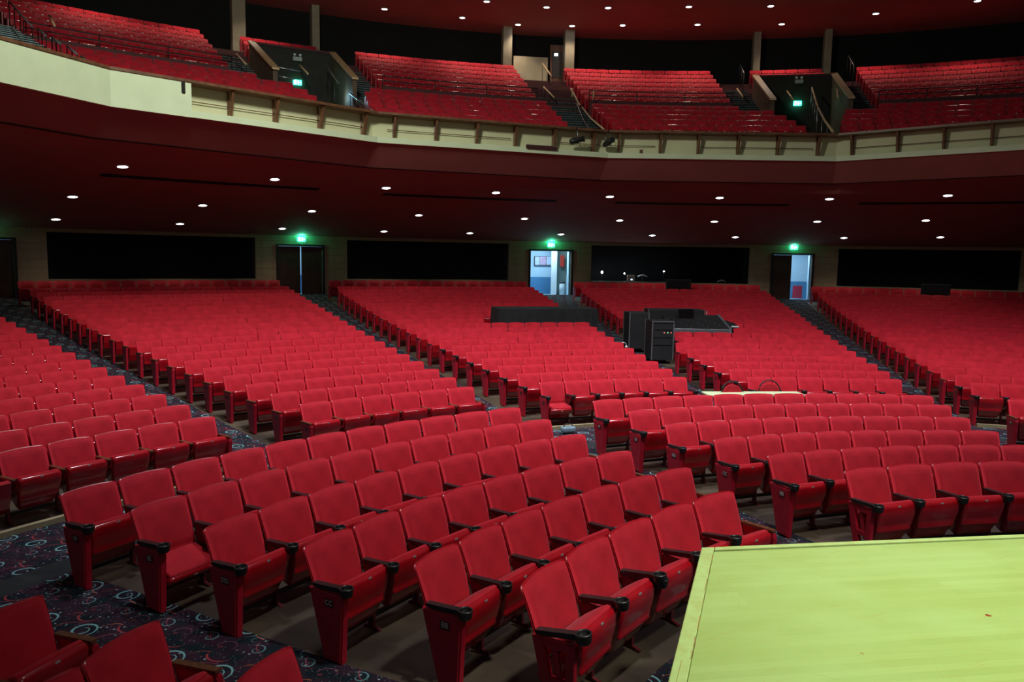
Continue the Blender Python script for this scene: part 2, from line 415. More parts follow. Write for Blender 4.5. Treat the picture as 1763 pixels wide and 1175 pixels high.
def open_frame():
    mb = MB()
    mb.prism_x([(-.10, .54), (-.17, .54), (-.31, .0), (-.235, .0)], [(-.022, 1), (.018, 1)])
    mb.prism_x([(-.34, .54), (-.40, .54), (-.40, .0), (-.345, .0)], [(-.022, 1), (.018, 1)])
    mb.prism_x([(-.14, .30), (-.38, .30), (-.38, .255), (-.17, .255)], [(-.020, 1), (.014, 1)])
    mb.prism_x([(-.12, .54), (-.38, .54), (-.38, .49), (-.14, .49)], [(-.020, 1), (.014, 1)])
    mb.prism_x([(-.22, .055), (-.38, .055), (-.38, .0), (-.235, .0)], [(-.020, 1), (.014, 1)])
    mb.prism_x([(-.235, .49), (-.275, .49), (-.315, .29), (-.275, .29)], [(-.010, 1), (.006, 1)])
    return mb
ME = {}
ME['backrest'] = back_mesh().mesh('backrest', [M_fab])
ME['back_shell'] = back_mesh(1.035, .012, .022, .0, flat=.004).mesh('back_shell', [M_shell])
mb = MB(); mb.prism_x(CUSH, XS, smooth=False); ME['seat_cushion'] = mb.mesh('seat_cushion', [M_fab])
mb = MB(); mb.prism_x(PAN, [(x * 1.03, k) for x, k in XS]); 
mb.v = [(x * (1 - .26 * max(0, min(1, (.50 - z) / .36)) ** 1.6), y, z) for x, y, z in mb.v]
ME['seat_pan'] = mb.mesh('seat_pan', [M_pan])
for k in ('seat_cushion', 'seat_pan'): ME[k].polygons.foreach_set('use_smooth', [True] * len(ME[k].polygons))
mb = MB(); mb.box((0.01, -.4345, .558), (.034, .004, .014)); ME['number_plate'] = mb.mesh('number_plate', [M_steel])
ME['armrest_cup'] = cup_arm().mesh('armrest', [M_black]); ME['armrest_wood'] = wood_arm().mesh('armrest', [M_armwood])
ME['support_leg'] = standard().mesh('support_leg', [vary('dark_red_iron', (.09, .004, .010), (.13, .006, .014), 9, .5, 0)])
ME['end_panel'] = end_panel().mesh('end_panel', [M_metal_red]); ME['end_edge'] = end_edge().mesh('edge_strip', [M_metal_red])
ME['open_frame'] = open_frame().mesh('end_frame', [M_metal_red])
mb = MB(); mb.box((0, -.21, .105), (.56, .03, .035)); ME['floor_rail'] = mb.mesh('floor_rail', [M_dark])
mb = MB(); mb.box((-.0305, -.300, .462), (.005, .085, .062)); ME['row_plate'] = mb.mesh('row_plate', [M_rowplate])
def text_mesh(s, size):
    c = bpy.data.curves.new('lettering', 'FONT'); c.body = s; c.size = size; c.align_x = 'CENTER'; c.align_y = 'CENTER'; c.extrude = .0006
    o = bpy.data.objects.new('tmp', c); COL.objects.link(o)
    bpy.context.view_layer.update()
    me = bpy.data.meshes.new_from_object(o.evaluated_get(bpy.context.evaluated_depsgraph_get()))
    bpy.data.objects.remove(o); me.materials.clear(); me.materials.append(M_white)
    return me
LET = {}
for s in ('AA', 'BB', 'CC', 'DD', 'EE', 'FF'): LET[s] = text_mesh(s, .056)

# rows: (block, row, R, top z, list of junction angles, arm, front?)
ROWS = []
def row(block, r, R, zt, t0, n, wd, arm, front=False, gap=None, scale=1.0):
    js = [(t0 + (i * wd + (gap[1] if gap and i >= gap[0] else 0)) / R, t0 + ((i + 1) * wd + (gap[1] if gap and i >= gap[0] else 0)) / R) for i in range(n)]
    ROWS.append(dict(block=block, r=r, R=R, zt=zt, js=js, arm=arm, front=front, wd=wd, sc=scale))
FL = [(-1.0357, -.6032, 5), (-1.0427, -.5599, 7), (-1.0555, -.5577, 8), (-1.0663, -.5483, 9), (-1.0725, -.5448, 10), (-1.074, -.5346, 11)]
for r, (a, b, n) in enumerate(FL): row('F', r, RF[r], ZT[r], a, n, (b - a) * RF[r] / n - (.03 / n * 0), 'cup', True, scale=1.05 if r == 0 else 1.0)
GL = [(-.3827, None, 7, .578), (-.4188, None, 8, .528), (-.4157, .0574, 8, 0), (-.4181, .0733, 9, 0), (-.4226, .0864, 10, 0), (-.4235, .1017, 11, 0)]
for r, (a, b, n, wd) in enumerate(GL): row('G', r, RF[r], ZT[r], a, n, wd or (b - a) * RF[r] / n, 'cup', True, scale=1.05 if r == 0 else 1.0)
for r in range(1, 6): row('L', r, RF[r], ZT[r], -1.2 - 3 * .56 / RF[r], 3, .56, 'wood', True)
row('H', 5, RF[5], ZT[5], .2013, 3, .55, 'wood', True)
NB = 22
def lin(a, b, k, K=12): return a + (b - a) * min(1, (k / K)) ** .6
for k in list(range(0, 20)) + [21]:
    R, z = RR(k), ZR(k)
    n = 7 + k; rt = lin(-.831, -.818, k)
    row('A', k, R, z, rt - min(n, 14 + k // 3) * .57 / R, min(n, 14 + k // 3), .57, 'wood')
    for blk, a, b, arm in (('B', lin(-.737, -.757, k), lin(-.507, -.489, k), 'wood'), ('C', lin(-.4128, -.4305, k), lin(-.189, -.169, k), 'cup'), ('D', lin(-.0994, -.105, k), lin(.124, .1485, k), 'cup')):
        n = int(round((b - a) * R / .548)); row(blk, k, R, z, a, n, (b - a) * R / n, arm)
    if k <= 20 or k == 21: row('E', k, R, z, .2135, min(10 + k // 2, 17), .55, 'wood')
ORD = ['zeroth', 'first', 'second', 'third', 'fourth', 'fifth', 'sixth', 'seventh', 'eighth', 'ninth', 'tenth', 'eleventh', 'twelfth', 'thirteenth', 'fourteenth', 'fifteenth', 'sixteenth', 'seventeenth']
PLACE = {'F': 'block nearest the swirl-carpet aisle', 'G': 'front block behind the wooden stage', 'L': 'wood-armed block across the swirl-carpet aisle', 'H': 'front block past the stage block',
         'A': 'rear block under the plain cream balcony panel', 'B': 'rear block before the closed double doors', 'C': 'rear block with the black-covered table', 'D': 'rear block with the mixing desk', 'E': 'rear block beyond the half-open door'}
FROM_END = {'L': True, 'A': True}
LONE = {}
# equipment stands where a few seats have been taken out
def taken(b, k, th):
    if b == 'C' and k in (10, 11) and th > -.302: return True
    if b == 'D' and k in (6, 7, 8, 9, 10, 11) and th < (.0 if k > 8 else -.085): return True
    if b == 'D' and k in (8, 9, 10) and th < .02: return True
    return False
seats = []
for q in ROWS:
    n = len(q['js'])
    for i, (a, b) in enumerate(q['js']):
        th = (a + b) / 2
        if taken(q['block'], q['r'], th): continue
        P = pol(q['R'], th, q['zt'], q['front'])
        u, v = project(P)
        seats.append(dict(q=q, i=i, n=n, th=th, P=P, u=u, v=v, d=(P - Vector((0, 0, CZ))).length))
vis = sorted([s for s in seats if -35 < s['u'] < 1795 and s['v'] < 1235], key=lambda s: s['d'])
NEAR = 288
near_ids = set(id(s) for s in vis[:NEAR])
def seat_object(s):
    q, i, n = s['q'], s['i'], s['n']; b = q['block']; r = q['r']
    order = (n - i) if b in FROM_END else i + 1
    rowname = ('row ' + 'ABCDEF'[r] * 2) if q['front'] else (ORD[r + 1] + ' row')
    where = {'F': 'from the swirl-carpet aisle', 'A': 'from the aisle', 'L': 'from the aisle'}.get(b, 'from the aisle end')
    if b == 'F': lab = 'red seat, %s from the swirl-carpet aisle, %s, block with black cup-holder arms' % (ORD[order], rowname)
    elif b == 'L': lab = 'red seat, %s from the aisle, %s, wooden-armed block at swirl carpet' % (ORD[order], rowname)
    elif b == 'G': lab = 'red seat, %s from the aisle end, %s, block behind the wooden stage' % (ORD[order], rowname)
    elif b == 'H': lab = 'red seat, %s from the aisle, %s, last front block' % (ORD[order], rowname)
    else: lab = 'red seat, %s from the aisle, %s, %s' % (ORD[order], rowname, PLACE[b])
    t = thing('theatre_seat', lab, 'theatre seat', (s['P'].x, s['P'].y, q['zt'] - H * q['sc']), -s['th'], 'red tip-up theatre seats')
    fx = (q['wd'] / .56); t.scale = (fx, q['sc'], q['sc'])
    def part(name, key, parent=t, loc=None, rot=None, sx=1):
        o = link(name, ME[key] if isinstance(key, str) else key, parent)
        if loc is not None: o.location = loc
        if rot is not None: o.rotation_euler = rot
        return o
    part('back_shell', 'back_shell'); part('backrest', 'backrest')
    down = math.radians({('F', 4, 0): 52, ('C', 0, 0): 40, ('A', 0, n - 6): 45}.get((b, r, i), random.uniform(-3, 3)))
    c_ = part('seat_cushion', 'seat_cushion'); p_ = part('seat_pan', 'seat_pan')
    Mx = Matrix.Translation((0, -.13, .37)) @ Matrix.Rotation(down, 4, 'X') @ Matrix.Translation((0, .13, -.37))
    c_.matrix_local = Mx; p_.matrix_local = Mx
    part('number_plate', 'number_plate', p_)
    part('floor_rail', 'floor_rail')
    lx = -.28
    arm = 'armrest_' + q['arm']
    if b == 'E' and r < 2: arm = 'armrest_cup'
    ao = part('armrest', arm, loc=(lx, 0, 0))
    if b == 'F' and r == 0: ao.matrix_local = Matrix.Translation((lx, -.12, .56)) @ Matrix.Rotation(-.11, 4, 'X') @ Matrix.Translation((0, .12, -.56))
    def end(xs, mirror):
        if q['front'] and r == 0 and not mirror:
            e = part('end_frame', 'open_frame', loc=(xs, 0, 0))
        else:
            e = part('end_panel', 'end_panel', loc=(xs, 0, 0)); ed = part('edge_strip', 'end_edge', e)
            if not mirror and (q['front'] or r < 6):
                pl = part('row_plate', 'row_plate', e)
                if q['front']:
                    g = part('lettering', LET['ABCDEF'[r] * 2], e, (-.0335, -.300, .464), (pi / 2, 0, -pi / 2))
        if mirror: e.scale = (-1, 1, 1)
    if i == 0: end(lx, False)
    else: part('support_leg', 'support_leg', loc=(lx, 0, 0))
    if i == n - 1:
        part('armrest', 'armrest_wood' if b in 'FGAB' else arm, loc=(.28, 0, 0)); end(.28, True)
    elif q['front'] and r == 0 and b == 'F' and i == 1:
        part('armrest', arm, loc=(.262, 0, 0))
for s in vis[:NEAR]: seat_object(s)

# the rest of the seats, one object
def coarse_seat(arm, end):
    mb = MB()
    bm_ = back_mesh(1.02, 0., .03, .03, 4, 2)
    mb.v += bm_.v; mb.f += bm_.f; mb.m += [0] * len(bm_.f); mb.sm += [True] * len(bm_.f)
    mb.prism_x([(-.125, .36), (-.128, .415), (-.37, .562), (-.405, .552), (-.36, .50)], [(-.225, 1), (.225, 1)], 0)
    mb.prism_x([(-.395, .558), (-.432, .540), (-.40, .36), (-.345, .215), (-.26, .145), (-.14, .25), (-.36, .49)], [(-.23, 1), (.23, 1)], 1)
    mb.box((0, -.4345, .535), (.05, .004, .016), 4)
    mb.prism_x([(-.10, .572), (-.10, .545), (-.42, .545), (-.43, .572)], [(-.305, 1), (-.255, 1)], 2 if arm == 'cup' else 3)
    if end: mb.prism_x([(-.095, .54), (-.43, .54), (-.405, 0), (-.245, 0)], [(-.308, 1), (-.268, 1)], 5)
    else: mb.prism_x([(-.13, .54), (-.36, .54), (-.24, .28), (-.25, 0), (-.15, 0)], [(-.292, 1), (-.268, 1)], 5)
    return mb
def batch(items):
    V = []; F = []; MI = []; SM = []; off = 0; cache = {}
    for (arm, end), P, th, fx, zb in items:
        if (arm, end) not in cache:
            m = coarse_seat(arm, end); cache[(arm, end)] = (np.array(m.v), m.f, m.m, m.sm)
        v, f, mi, sm = cache[(arm, end)]
        c, s_ = cos(th), sin(th)
        x = v[:, 0] * fx; y = v[:, 1]
        V.append(np.stack([P[0] + x * c + y * s_, P[1] - x * s_ + y * c, zb + v[:, 2]], 1))
        F += [tuple(off + k for k in q) for q in f]; MI += mi; SM += sm; off += len(v)
    return np.concatenate(V), F, MI, SM
rest = []
for s in seats:
    if id(s) in near_ids: continue
    q = s['q']
    if s['u'] < -260 or s['u'] > 2000 or s['v'] > 1300: continue
    rest.append(((q['arm'], s['i'] == 0), s['P'], s['th'], q['wd'] / .56, q['zt'] - H))

# ------------------------------------------------------------------ balcony seats
BLOW = [(26.8 + .9 * i, 7.9 + .35 * i) for i in range(5)]
BUP = [(32.2 + .9 * i, 10.0 + .4 * i) for i in range(7)]
def bsec(R, z, a, b):
    n = max(1, int(round((b - a) * R / .545)))
    for i in range(n):
        th = a + (b - a) * (i + .5) / n
        rest.append((('wood', i == 0), pol(R, th, z), th, (b - a) * R / n / .56, z - H))
for i, (R, z) in enumerate(BLOW):
    bsec(R, z, -.755, (-.485, -.487, -.49, -.50, -.535)[i])
    bsec(R, z, (-.425, -.425, -.42, -.415, -.402)[i], -.170)
    bsec(R, z, -.110, (.150, .144, .138, .128, .088)[i])
    bsec(R, z, (.196, .200, .208, .216, .262)[i], .62)
for i, (R, z) in enumerate(BUP):
    bsec(R, z, -.755, -.555); bsec(R, z, -.378, -.174); bsec(R, z, -.108, .086); bsec(R, z, .267, .62)
    if i >= 4: bsec(R, z, -.512, -.424); bsec(R, z, .136, .226)
Vv, Ff, Mi, Sm = batch(rest)
me = bpy.data.meshes.new('theatre_seats')
me.from_pydata(Vv.tolist(), [], Ff)
for m_ in (M_fab, M_pan, M_black, M_armwood, M_steel, M_metal_red): me.materials.append(m_)
me.polygons.foreach_set('material_index', Mi); me.polygons.foreach_set('use_smooth', Sm); me.update()
link('theatre_seats', me, None, kind='stuff', label='distant rows of red tip-up seats on the rear floor and the balcony', category='theatre seat')

# ------------------------------------------------------------------ stage
ZS = 1.10
C0 = Vector((1.308, 4.926)); e1 = Vector((2.427, .358)).normalized(); e2 = Vector((-.5644, -1.6485)).normalized()
SA = C0 + e1 * 8.5; SB = C0 + e2 * 9.0
spot = atz(1701, 1060, ZS)
M_maple = maple(e1, spot)
st = thing('stage', 'pale greenish wooden stage platform with worn edge strips', 'stage', (C0.x, C0.y, 0))
o0 = Vector((C0.x, C0.y))
def rel(p): return (p.x - o0.x, p.y - o0.y)
inner = .085
n1 = Vector((e1.y, -e1.x)); n2 = Vector((-e2.y, e2.x))       # inwards
if (n1.dot(SB - C0)) < 0: n1 = -n1
if (n2.dot(SA - C0)) < 0: n2 = -n2
den = e1.x * e2.y - e1.y * e2.x
# inner corner where both offset lines meet
s1 = inner / n2.dot(e1); s2 = inner / n1.dot(e2)
Ci = C0 + e1 * s1 + e2 * s2
far = SA + e2 * 9.0
mb = MB(); mb.prism_z([rel(Ci), rel(SB + e1 * s1), rel(far), rel(SA + e2 * s2)], ZS - .05, ZS); obj('deck', mb, M_maple, st)
mb = MB(); mb.prism_z([rel(C0), rel(SB), rel(SB + e1 * (s1 - .004)), rel(C0 + e1 * (s1 - .004) + e2 * .0)], ZS - .05, ZS + .001)
M_edge = vary('scuffed_maple_edge', (.54, .74, .27), (.50, .62, .20), 14, .45, 0, vec='pos')
bevel(obj('edge_strip', mb, M_edge, st), .006)
mb = MB(); mb.prism_z([rel(C0 + e1 * s1), rel(SA), rel(SA + e2 * (s2 * .55)), rel(C0 + e1 * s1 + e2 * (s2 * .55))], ZS - .05, ZS + .001); bevel(obj('edge_strip', mb, M_edge, st), .006)
mb = MB(); mb.prism_z([rel(C0 + e1 * .06 + e2 * .06), rel(SB + e1 * .06), rel(far), rel(SA + e2 * .06)], 0.0, ZS - .05); obj('side_skirt', mb, M_dark, st)
# cracks worn along the side strip
mb = MB(); random.seed(11); t_ = .15
while t_ < 4.5:
    L_ = random.uniform(.03, .22); off = s1 * random.choice((.93, .94, .95, .96, .97, .95, .45)); wd = random.uniform(.0012, .0045)
    a = C0 + e2 * t_ + e1 * off; b_ = C0 + e2 * (t_ + L_) + e1 * (off + random.uniform(-.004, .004)); k = n2 * wd
    mb.add([(*rel(a - k), ZS + .0016), (*rel(a + k), ZS + .0016), (*rel(b_ + k * .6), ZS + .0016), (*rel(b_ - k * .6), ZS + .0016)], [(0, 1, 2, 3)])
    t_ += L_ + random.uniform(-.02, .10)
obj('worn_crack', mb, mat('bare_worn_wood', (.36, .22, .06), .7), st)

# ------------------------------------------------------------------ rear wall under the balcony
RW = 36.0; ZD = 1.17
def zs(R): return 5.9 - .1916 * (R - 25.3)
TW = zs(RW) + .25
DOORS = [(-.805, -.7495), (-.4805, -.4275), (-.1545, -.0990), (.1722, .2215)]
OPEN = [(-.72, -.507), (-.397, -.1844), (-.0715, .1419), (.2536, .46), (-1.05, -.875)]
HD = 2.22
mb = MB(); cuts = sorted(DOORS + OPEN); prev = -1.25
for a, b in cuts:
    if a > prev: mb.arc(RW, RW + .3, prev, a, (.9, .9), (TW, TW), 6)
    if (a, b) in OPEN:
        mb.arc(RW, RW + .3, a, b, (3.71, 3.71), (TW, TW), 10); mb.arc(RW, RW + .3, a, b, (.9, .9), (1.95, 1.95), 10)
    else: mb.arc(RW, RW + .3, a, b, (ZD + HD, ZD + HD), (TW, TW), 4)
    prev = b
mb.arc(RW, RW + .3, prev, .9, (.9, .9), (TW, TW), 10)
S('wall_back', mb, [M_brick])
mb = MB()
for a, b in OPEN:
    mb.arc(RW + 1.9 if a == -.0715 else RW + .5, RW + 2.1 if a == -.0715 else RW + .7, a - .004, b + .004, (1.2, 1.2), (TW, TW), 10)
    if a == -.0715:
        for t in (a, b): mb.arc(RW + .3, RW + 2.1, t - .002, t + .002, (1.2, 1.2), (TW, TW), 1)
        mb.arc(RW + .3, RW + 2.1, a, b, (3.75, 3.75), (3.82, 3.82), 10); mb.arc(RW + .3, RW + 2.1, a, b, (1.2, 1.2), (1.3, 1.3), 10)
S('wall_booth', mb, [M_curtain])
# lobby corridor seen through the doors
mb = MB(); mb.arc(39.2, 39.4, -1.0, .55, (1.0, 1.0), (4.2, 4.2), 60); mb.arc(39.17, 39.2, -1.0, .55, (1.0, 1.0), (2.05, 2.05), 60, 1)
mb.arc(36.3, 39.4, -1.0, .55, (4.0, 4.0), (4.2, 4.2), 60, 0)
S('wall_lobby', mb, [M_lobby, M_lobbyblue])
mb = MB(); mb.arc(36.0, 39.4, -1.0, .55, (ZD - .1, ZD - .1), (ZD - .01, ZD - .01), 60); S('floor_lobby', mb, vary('lobby_floor_tile', (.35, .5, .62), (.42, .56, .68), 2, .4, 0, vec='pos'))
def lobby_light(t, p, dr=1.4):
    l = bpy.data.lights.new('lobby_lamp', 'AREA'); l.energy = p; l.size = 1.2; l.color = (.62, .84, 1.0)
    o = bpy.data.objects.new('lobby_lamp', l); COL.objects.link(o); o.location = pol(RW + dr, t, 3.9)
lobby_light(-.128, 90); lobby_light(.197, 70); lobby_light(-.4535, 60); lobby_light(-.775, 45)

def leaf(parent, t0, t1, R=RW + .08, name='door_leaf', swing=None, gap=0.035, mt=None):
    mb = MB(); mb.arc(R, R + .05, t0, t1, (ZD + gap, ZD + gap), (ZD + HD - .01, ZD + HD - .01), 2)
    return obj(name, mb, mt or M_doorwood, parent)
def frame(n, a, b):
    d = .10 / RW; mb = MB()
    mb.arc(RW - .03, RW + .3, a - d, a, (ZD, ZD), (ZD + HD + .08, ZD + HD + .08), 1)
    mb.arc(RW - .03, RW + .3, b, b + d, (ZD, ZD), (ZD + HD + .08, ZD + HD + .08), 1)
    mb.arc(RW - .03, RW + .3, a, b, (ZD + HD, ZD + HD), (ZD + HD + .08, ZD + HD + .08), 2)
    return S('door_%d' % n, mb, [M_dark])
d1 = frame(1, *DOORS[0]); leaf(d1, -.805, -.7775); leaf(d1, -.7773, -.7497)
d2 = frame(2, *DOORS[1]); leaf(d2, -.4803, -.4542); leaf(d2, -.4526, -.4277)
d3 = frame(3, *DOORS[2])
d4 = frame(4, *DOORS[3]); leaf(d4, .1724, .1962)
# open leaves folded back into the lobby
def open_leaf(parent, t, sgn):
    mb = MB(); p0 = pol(RW + .3, t, 0); dr = (pol(1, t + sgn * .25, 0) - Vector((OX, OY, 0))).normalized(); q = p0 + dr * .95
    nn = Vector((-dr.y, dr.x, 0)) * .025
    mb.prism_z([(p0 + nn).to_tuple()[:2], (q + nn).to_tuple()[:2], (q - nn).to_tuple()[:2], (p0 - nn).to_tuple()[:2]], ZD + .02, ZD + HD - .01)
    return obj('door_leaf', mb, M_lobby, parent)
open_leaf(d4, .2205, .3); open_leaf(d3, -.1000, .3)
# things in the lobby beyond the open doors
def onlobby(u, v, R=39.1): return atR(u, v, R)
def flat_panel(name, u0, v0, u1, v1, R, m, parent=None, d=.03, **kw):
    a, b = atR(u0, v0, R), atR(u1, v1, R); mb = MB(); zb = min(a.z, b.z); zt_ = max(a.z, b.z)
    mb.arc(R - d, R, ang(a), ang(b), (zb, zb), (zt_, zt_), 2)
    return obj(name, mb, m, parent, **kw)
nb = flat_panel('notice_board', 920, 441, 950, 457.5, 39.12, vary('board_frame_dark', (.03, .02, .06), (.05, .03, .08), 5, .5, 0, vec='pos'), label='framed notice board with three posters on the lobby wall', category='notice board')
flat_panel('poster', 921.2, 442, 929, 456.5, 39.08, vary('pale_poster', (.5, .66, .85), (.6, .75, .92), 9, .6, 0, vec='pos'), nb, .01)
flat_panel('poster', 930, 442, 940, 456.5, 39.08, vary('pink_poster', (.65, .25, .42), (.5, .6, .8), 14, .6, 0, vec='pos'), nb, .01)
flat_panel('poster', 941, 442, 949, 456.5, 39.08, vary('pale_poster_b', (.5, .66, .85), (.62, .76, .92), 11, .6, 0, vec='pos'), nb, .01)
mb = MB(); pc = atR(954, 470, 37.9); mb.prism_z([(pc.x - .14, pc.y), (pc.x + .14, pc.y), (pc.x + .14, pc.y + .5), (pc.x - .14, pc.y + .5)], ZD, 4.0)
S('wall_lobby_pier', mb, [vary('white_lobby_paint', (.75, .88, .92), (.8, .92, .95), 2, .6, 0, vec='pos')])
mb = MB(); pc = atR(966, 470, 38.5); mb.prism_z([(pc.x - .28, pc.y), (pc.x + .30, pc.y), (pc.x + .30, pc.y + .2), (pc.x - .28, pc.y + .2)], ZD, 4.0)
S('wall_lobby_tiles', mb, [vary('grey_green_tile', (.30, .45, .42), (.36, .52, .48), 20, .5, 0, vec='pos')])
flat_panel('banner', 964.5, 440, 971, 459.5, 38.3, vary('red_banner_cloth', (.75, .05, .04), (.85, .09, .06), 6, .7, 0, vec='pos'), label='narrow red banner hanging on the lobby pier', category='banner')
flat_panel('radiator_panel', 1365, 492, 1380, 514, 38.2, vary('crimson_slat_panel', (.42, .02, .05), (.5, .03, .07), 30, .5, 0, vec='pos'), label='low crimson slatted panel inside the half-open doorway', category='panel')
P = atR(968, 486, 37.4); bin_ = thing('litter_bin', 'tall white litter bin with black lid in the lit doorway', 'bin', (P.x, P.y, ZD))
mb = MB(); mb.lathe([(0, 0), (.13, 0), (.14, .62), (0, .62)], (0, 0, 0), 16); obj('body', mb, mat('white_bin', (.7, .78, .8), .4), bin_)
mb = MB(); mb.lathe([(0, .62), (.15, .62), (.13, .70), (0, .72)], (0, 0, 0), 16); obj('lid', mb, M_black, bin_)

# exit signs
M_exit = mat('exit_sign_green', (.0, .5, .3), .4, emit=(.03, .95, .50), es=9)
M_exitw = mat('exit_sign_white', (.8, .9, .9), .4, emit=(.55, 1.0, .85), es=14)
def exit_sign(P, th, label, glow=6):
    t = thing('exit_sign', label, 'exit sign', (P.x, P.y, P.z), -th, 'green exit signs')
    mb = MB(); mb.box((0, 0, 0), (.34, .07, .20)); bevel(obj('housing', mb, M_exit, t), .01)
    mb = MB()     # running figure and doorway
    mb.box((-.09, -.038, 0), (.07, .006, .15)); mb.box((.03, -.038, .045), (.03, .006, .03)); mb.box((.03, -.038, .005), (.045, .006, .06))
    mb.box((.05, -.038, -.045), (.02, .006, .05), M=Matrix.Rotation(.3, 4, 'Y')); mb.box((.015, -.038, -.045), (.02, .006, .05), M=Matrix.Rotation(-.3, 4, 'Y')); mb.box((.115, -.038, 0), (.05, .006, .02))
    obj('pictogram', mb, M_exitw, t)
    l = bpy.data.lights.new('exit_glow', 'POINT'); l.energy = glow; l.color = (.02, 1, .45); l.shadow_soft_size = .06
    o = bpy.data.objects.new('exit_glow', l); COL.objects.link(o); o.location = P + Vector((-sin(th) * .12, -cos(th) * .12, .14))
for (u, v, lab) in ((519, 412, 'green exit sign above the closed double doors'), (949, 422, 'green exit sign above the open doorway with lit lobby'), (1367, 426, 'green exit sign above the half-open door')):
    P = atR(u, v, RW - .06); exit_sign(P, ang(P), lab, 22)
P = atR(12, 403, RW - .06); exit_sign(pol(RW - .06, -.7775, P.z), -.7775, 'green exit sign above the door beside the tan block pier', 4)

# ------------------------------------------------------------------ balcony front, soffit
ZB = 6.5
V = [(-260, 70), (0, 141), (190, 183), (650, 245.5), (1047, 272), (1440, 278), (1763, 258), (2100, 226)]
VP = [atz(u, v, ZB) for u, v in V]
VP = [Vector((p.x, p.y, 0)) for p in VP]
def offs(pts, d):
    """move a polyline away from the stage by d"""
    out = []
    for i, p in enumerate(pts):
        a = pts[max(i - 1, 0)]; b = pts[min(i + 1, len(pts) - 1)]
        t1 = (p - a).normalized() if i > 0 else (b - p).normalized(); t2 = (b - p).normalized() if i < len(pts) - 1 else t1
        n_ = ((Vector((-t1.y, t1.x, 0)) + Vector((-t2.y, t2.x, 0)))).normalized()
        k = n_.dot(Vector((-t1.y, t1.x, 0)))
        out.append(p + n_ * (d / k))
    return out
def strip(mb, d0, z0, d1, z1, mi=0, pts=VP):
    A, B = offs(pts, d0), offs(pts, d1); n = len(pts)
    vs = [(p.x, p.y, z0) for p in A] + [(p.x, p.y, z1) for p in B]
    mb.add(vs, [(i, i + 1, n + i + 1, n + i) for i in range(n - 1)], mi)
def boxstrip(mb, d0, d1, z0, z1, mi=0, pts=VP):
    strip(mb, d0, z0, d0, z1, mi, pts); strip(mb, d0, z1, d1, z1, mi, pts); strip(mb, d1, z1, d1, z0, mi, pts); strip(mb, d1, z0, d0, z0, mi, pts)
    A, B = offs(pts, d0), offs(pts, d1)
    for i in (0, -1): mb.add([(A[i].x, A[i].y, z0), (A[i].x, A[i].y, z1), (B[i].x, B[i].y, z1), (B[i].x, B[i].y, z0)], [(0, 1, 2, 3)], mi)
mb = MB(); boxstrip(mb, 0, .5, ZB, ZB + .17, 0); boxstrip(mb, .42, .55, ZB + .17, ZB + .86, 1)
S('wall_balcony_front', mb, [M_ledge, M_cream])
# point along the front at a pixel column
def along(u):
    for (a, b), (pa, pb) in zip(zip(V, V[1:]), zip(VP, VP[1:])):
        if a[0] <= u <= b[0]:
            v = a[1] + (b[1] - a[1]) * (u - a[0]) / (b[0] - a[0]); P = atz(u, v, ZB)
            d = (pb - pa).normalized(); return Vector((P.x, P.y, 0)), d, Vector((-d.y, d.x, 0))
pa = along(330)[0]
left_pts = [p for p, q in zip(VP, V) if q[0] < 330] + [pa]
mb = MB(); boxstrip(mb, -.03, .40, ZB - .01, ZB + .86, 0, left_pts); S('wall_balcony_side', mb, [M_ledge])
rl = thing('balcony_railing', 'brown wooden balcony rail on slanted brackets over the cream front', 'railing', tuple(VP[4]))
mb = MB(); off = -VP[4]
pts_r = [p + off for p in VP]
boxstrip(mb, -.06, .62, ZB + .86, ZB + .93, 0, pts_r); bevel(obj('top_rail', mb, M_railwood, rl), .012)
for bx in (404, 482, 559, 634, 681, 753, 824, 891, 958, 1026, 1066, 1138, 1204, 1273, 1342, 1412, 1462, 1541, 1621, 1704):
    P, d, nn = along(bx); P = P + off; mb = MB()
    wd = d * .03
    prof = [(.02, .86), (.16, .86), (.30, .17), (.20, .17)]
    vs = []
    for sg in (-1, 1):
        for a_, z_ in prof: q = P + nn * a_ + wd * sg; vs.append((q.x, q.y, ZB + z_))
    mb.add(vs, [(0, 1, 2, 3), (7, 6, 5, 4), (0, 4, 5, 1), (1, 5, 6, 2), (2, 6, 7, 3), (3, 7, 4, 0)])
    # upright stud behind the brace
    q = P + nn * .38; mb.box((q.x, q.y, ZB + .515), (.05, .05, .69), M=None)
    obj('bracket', mb, M_railwood, rl)
P, d, nn = along(316); P = P + off; mb = MB(); q = P - nn * .05; mb.box((q.x, q.y, ZB + .72), (.07, .07, .28)); obj('bracket', mb, M_dark, rl)
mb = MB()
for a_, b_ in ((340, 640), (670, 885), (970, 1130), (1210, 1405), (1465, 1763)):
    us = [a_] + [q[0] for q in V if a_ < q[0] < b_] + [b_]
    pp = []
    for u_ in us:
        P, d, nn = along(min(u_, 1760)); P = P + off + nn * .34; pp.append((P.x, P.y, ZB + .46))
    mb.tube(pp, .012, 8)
obj('pipe', mb, M_armwood, rl)  # thin tubes drawn in place of a faint shadow line across the panels

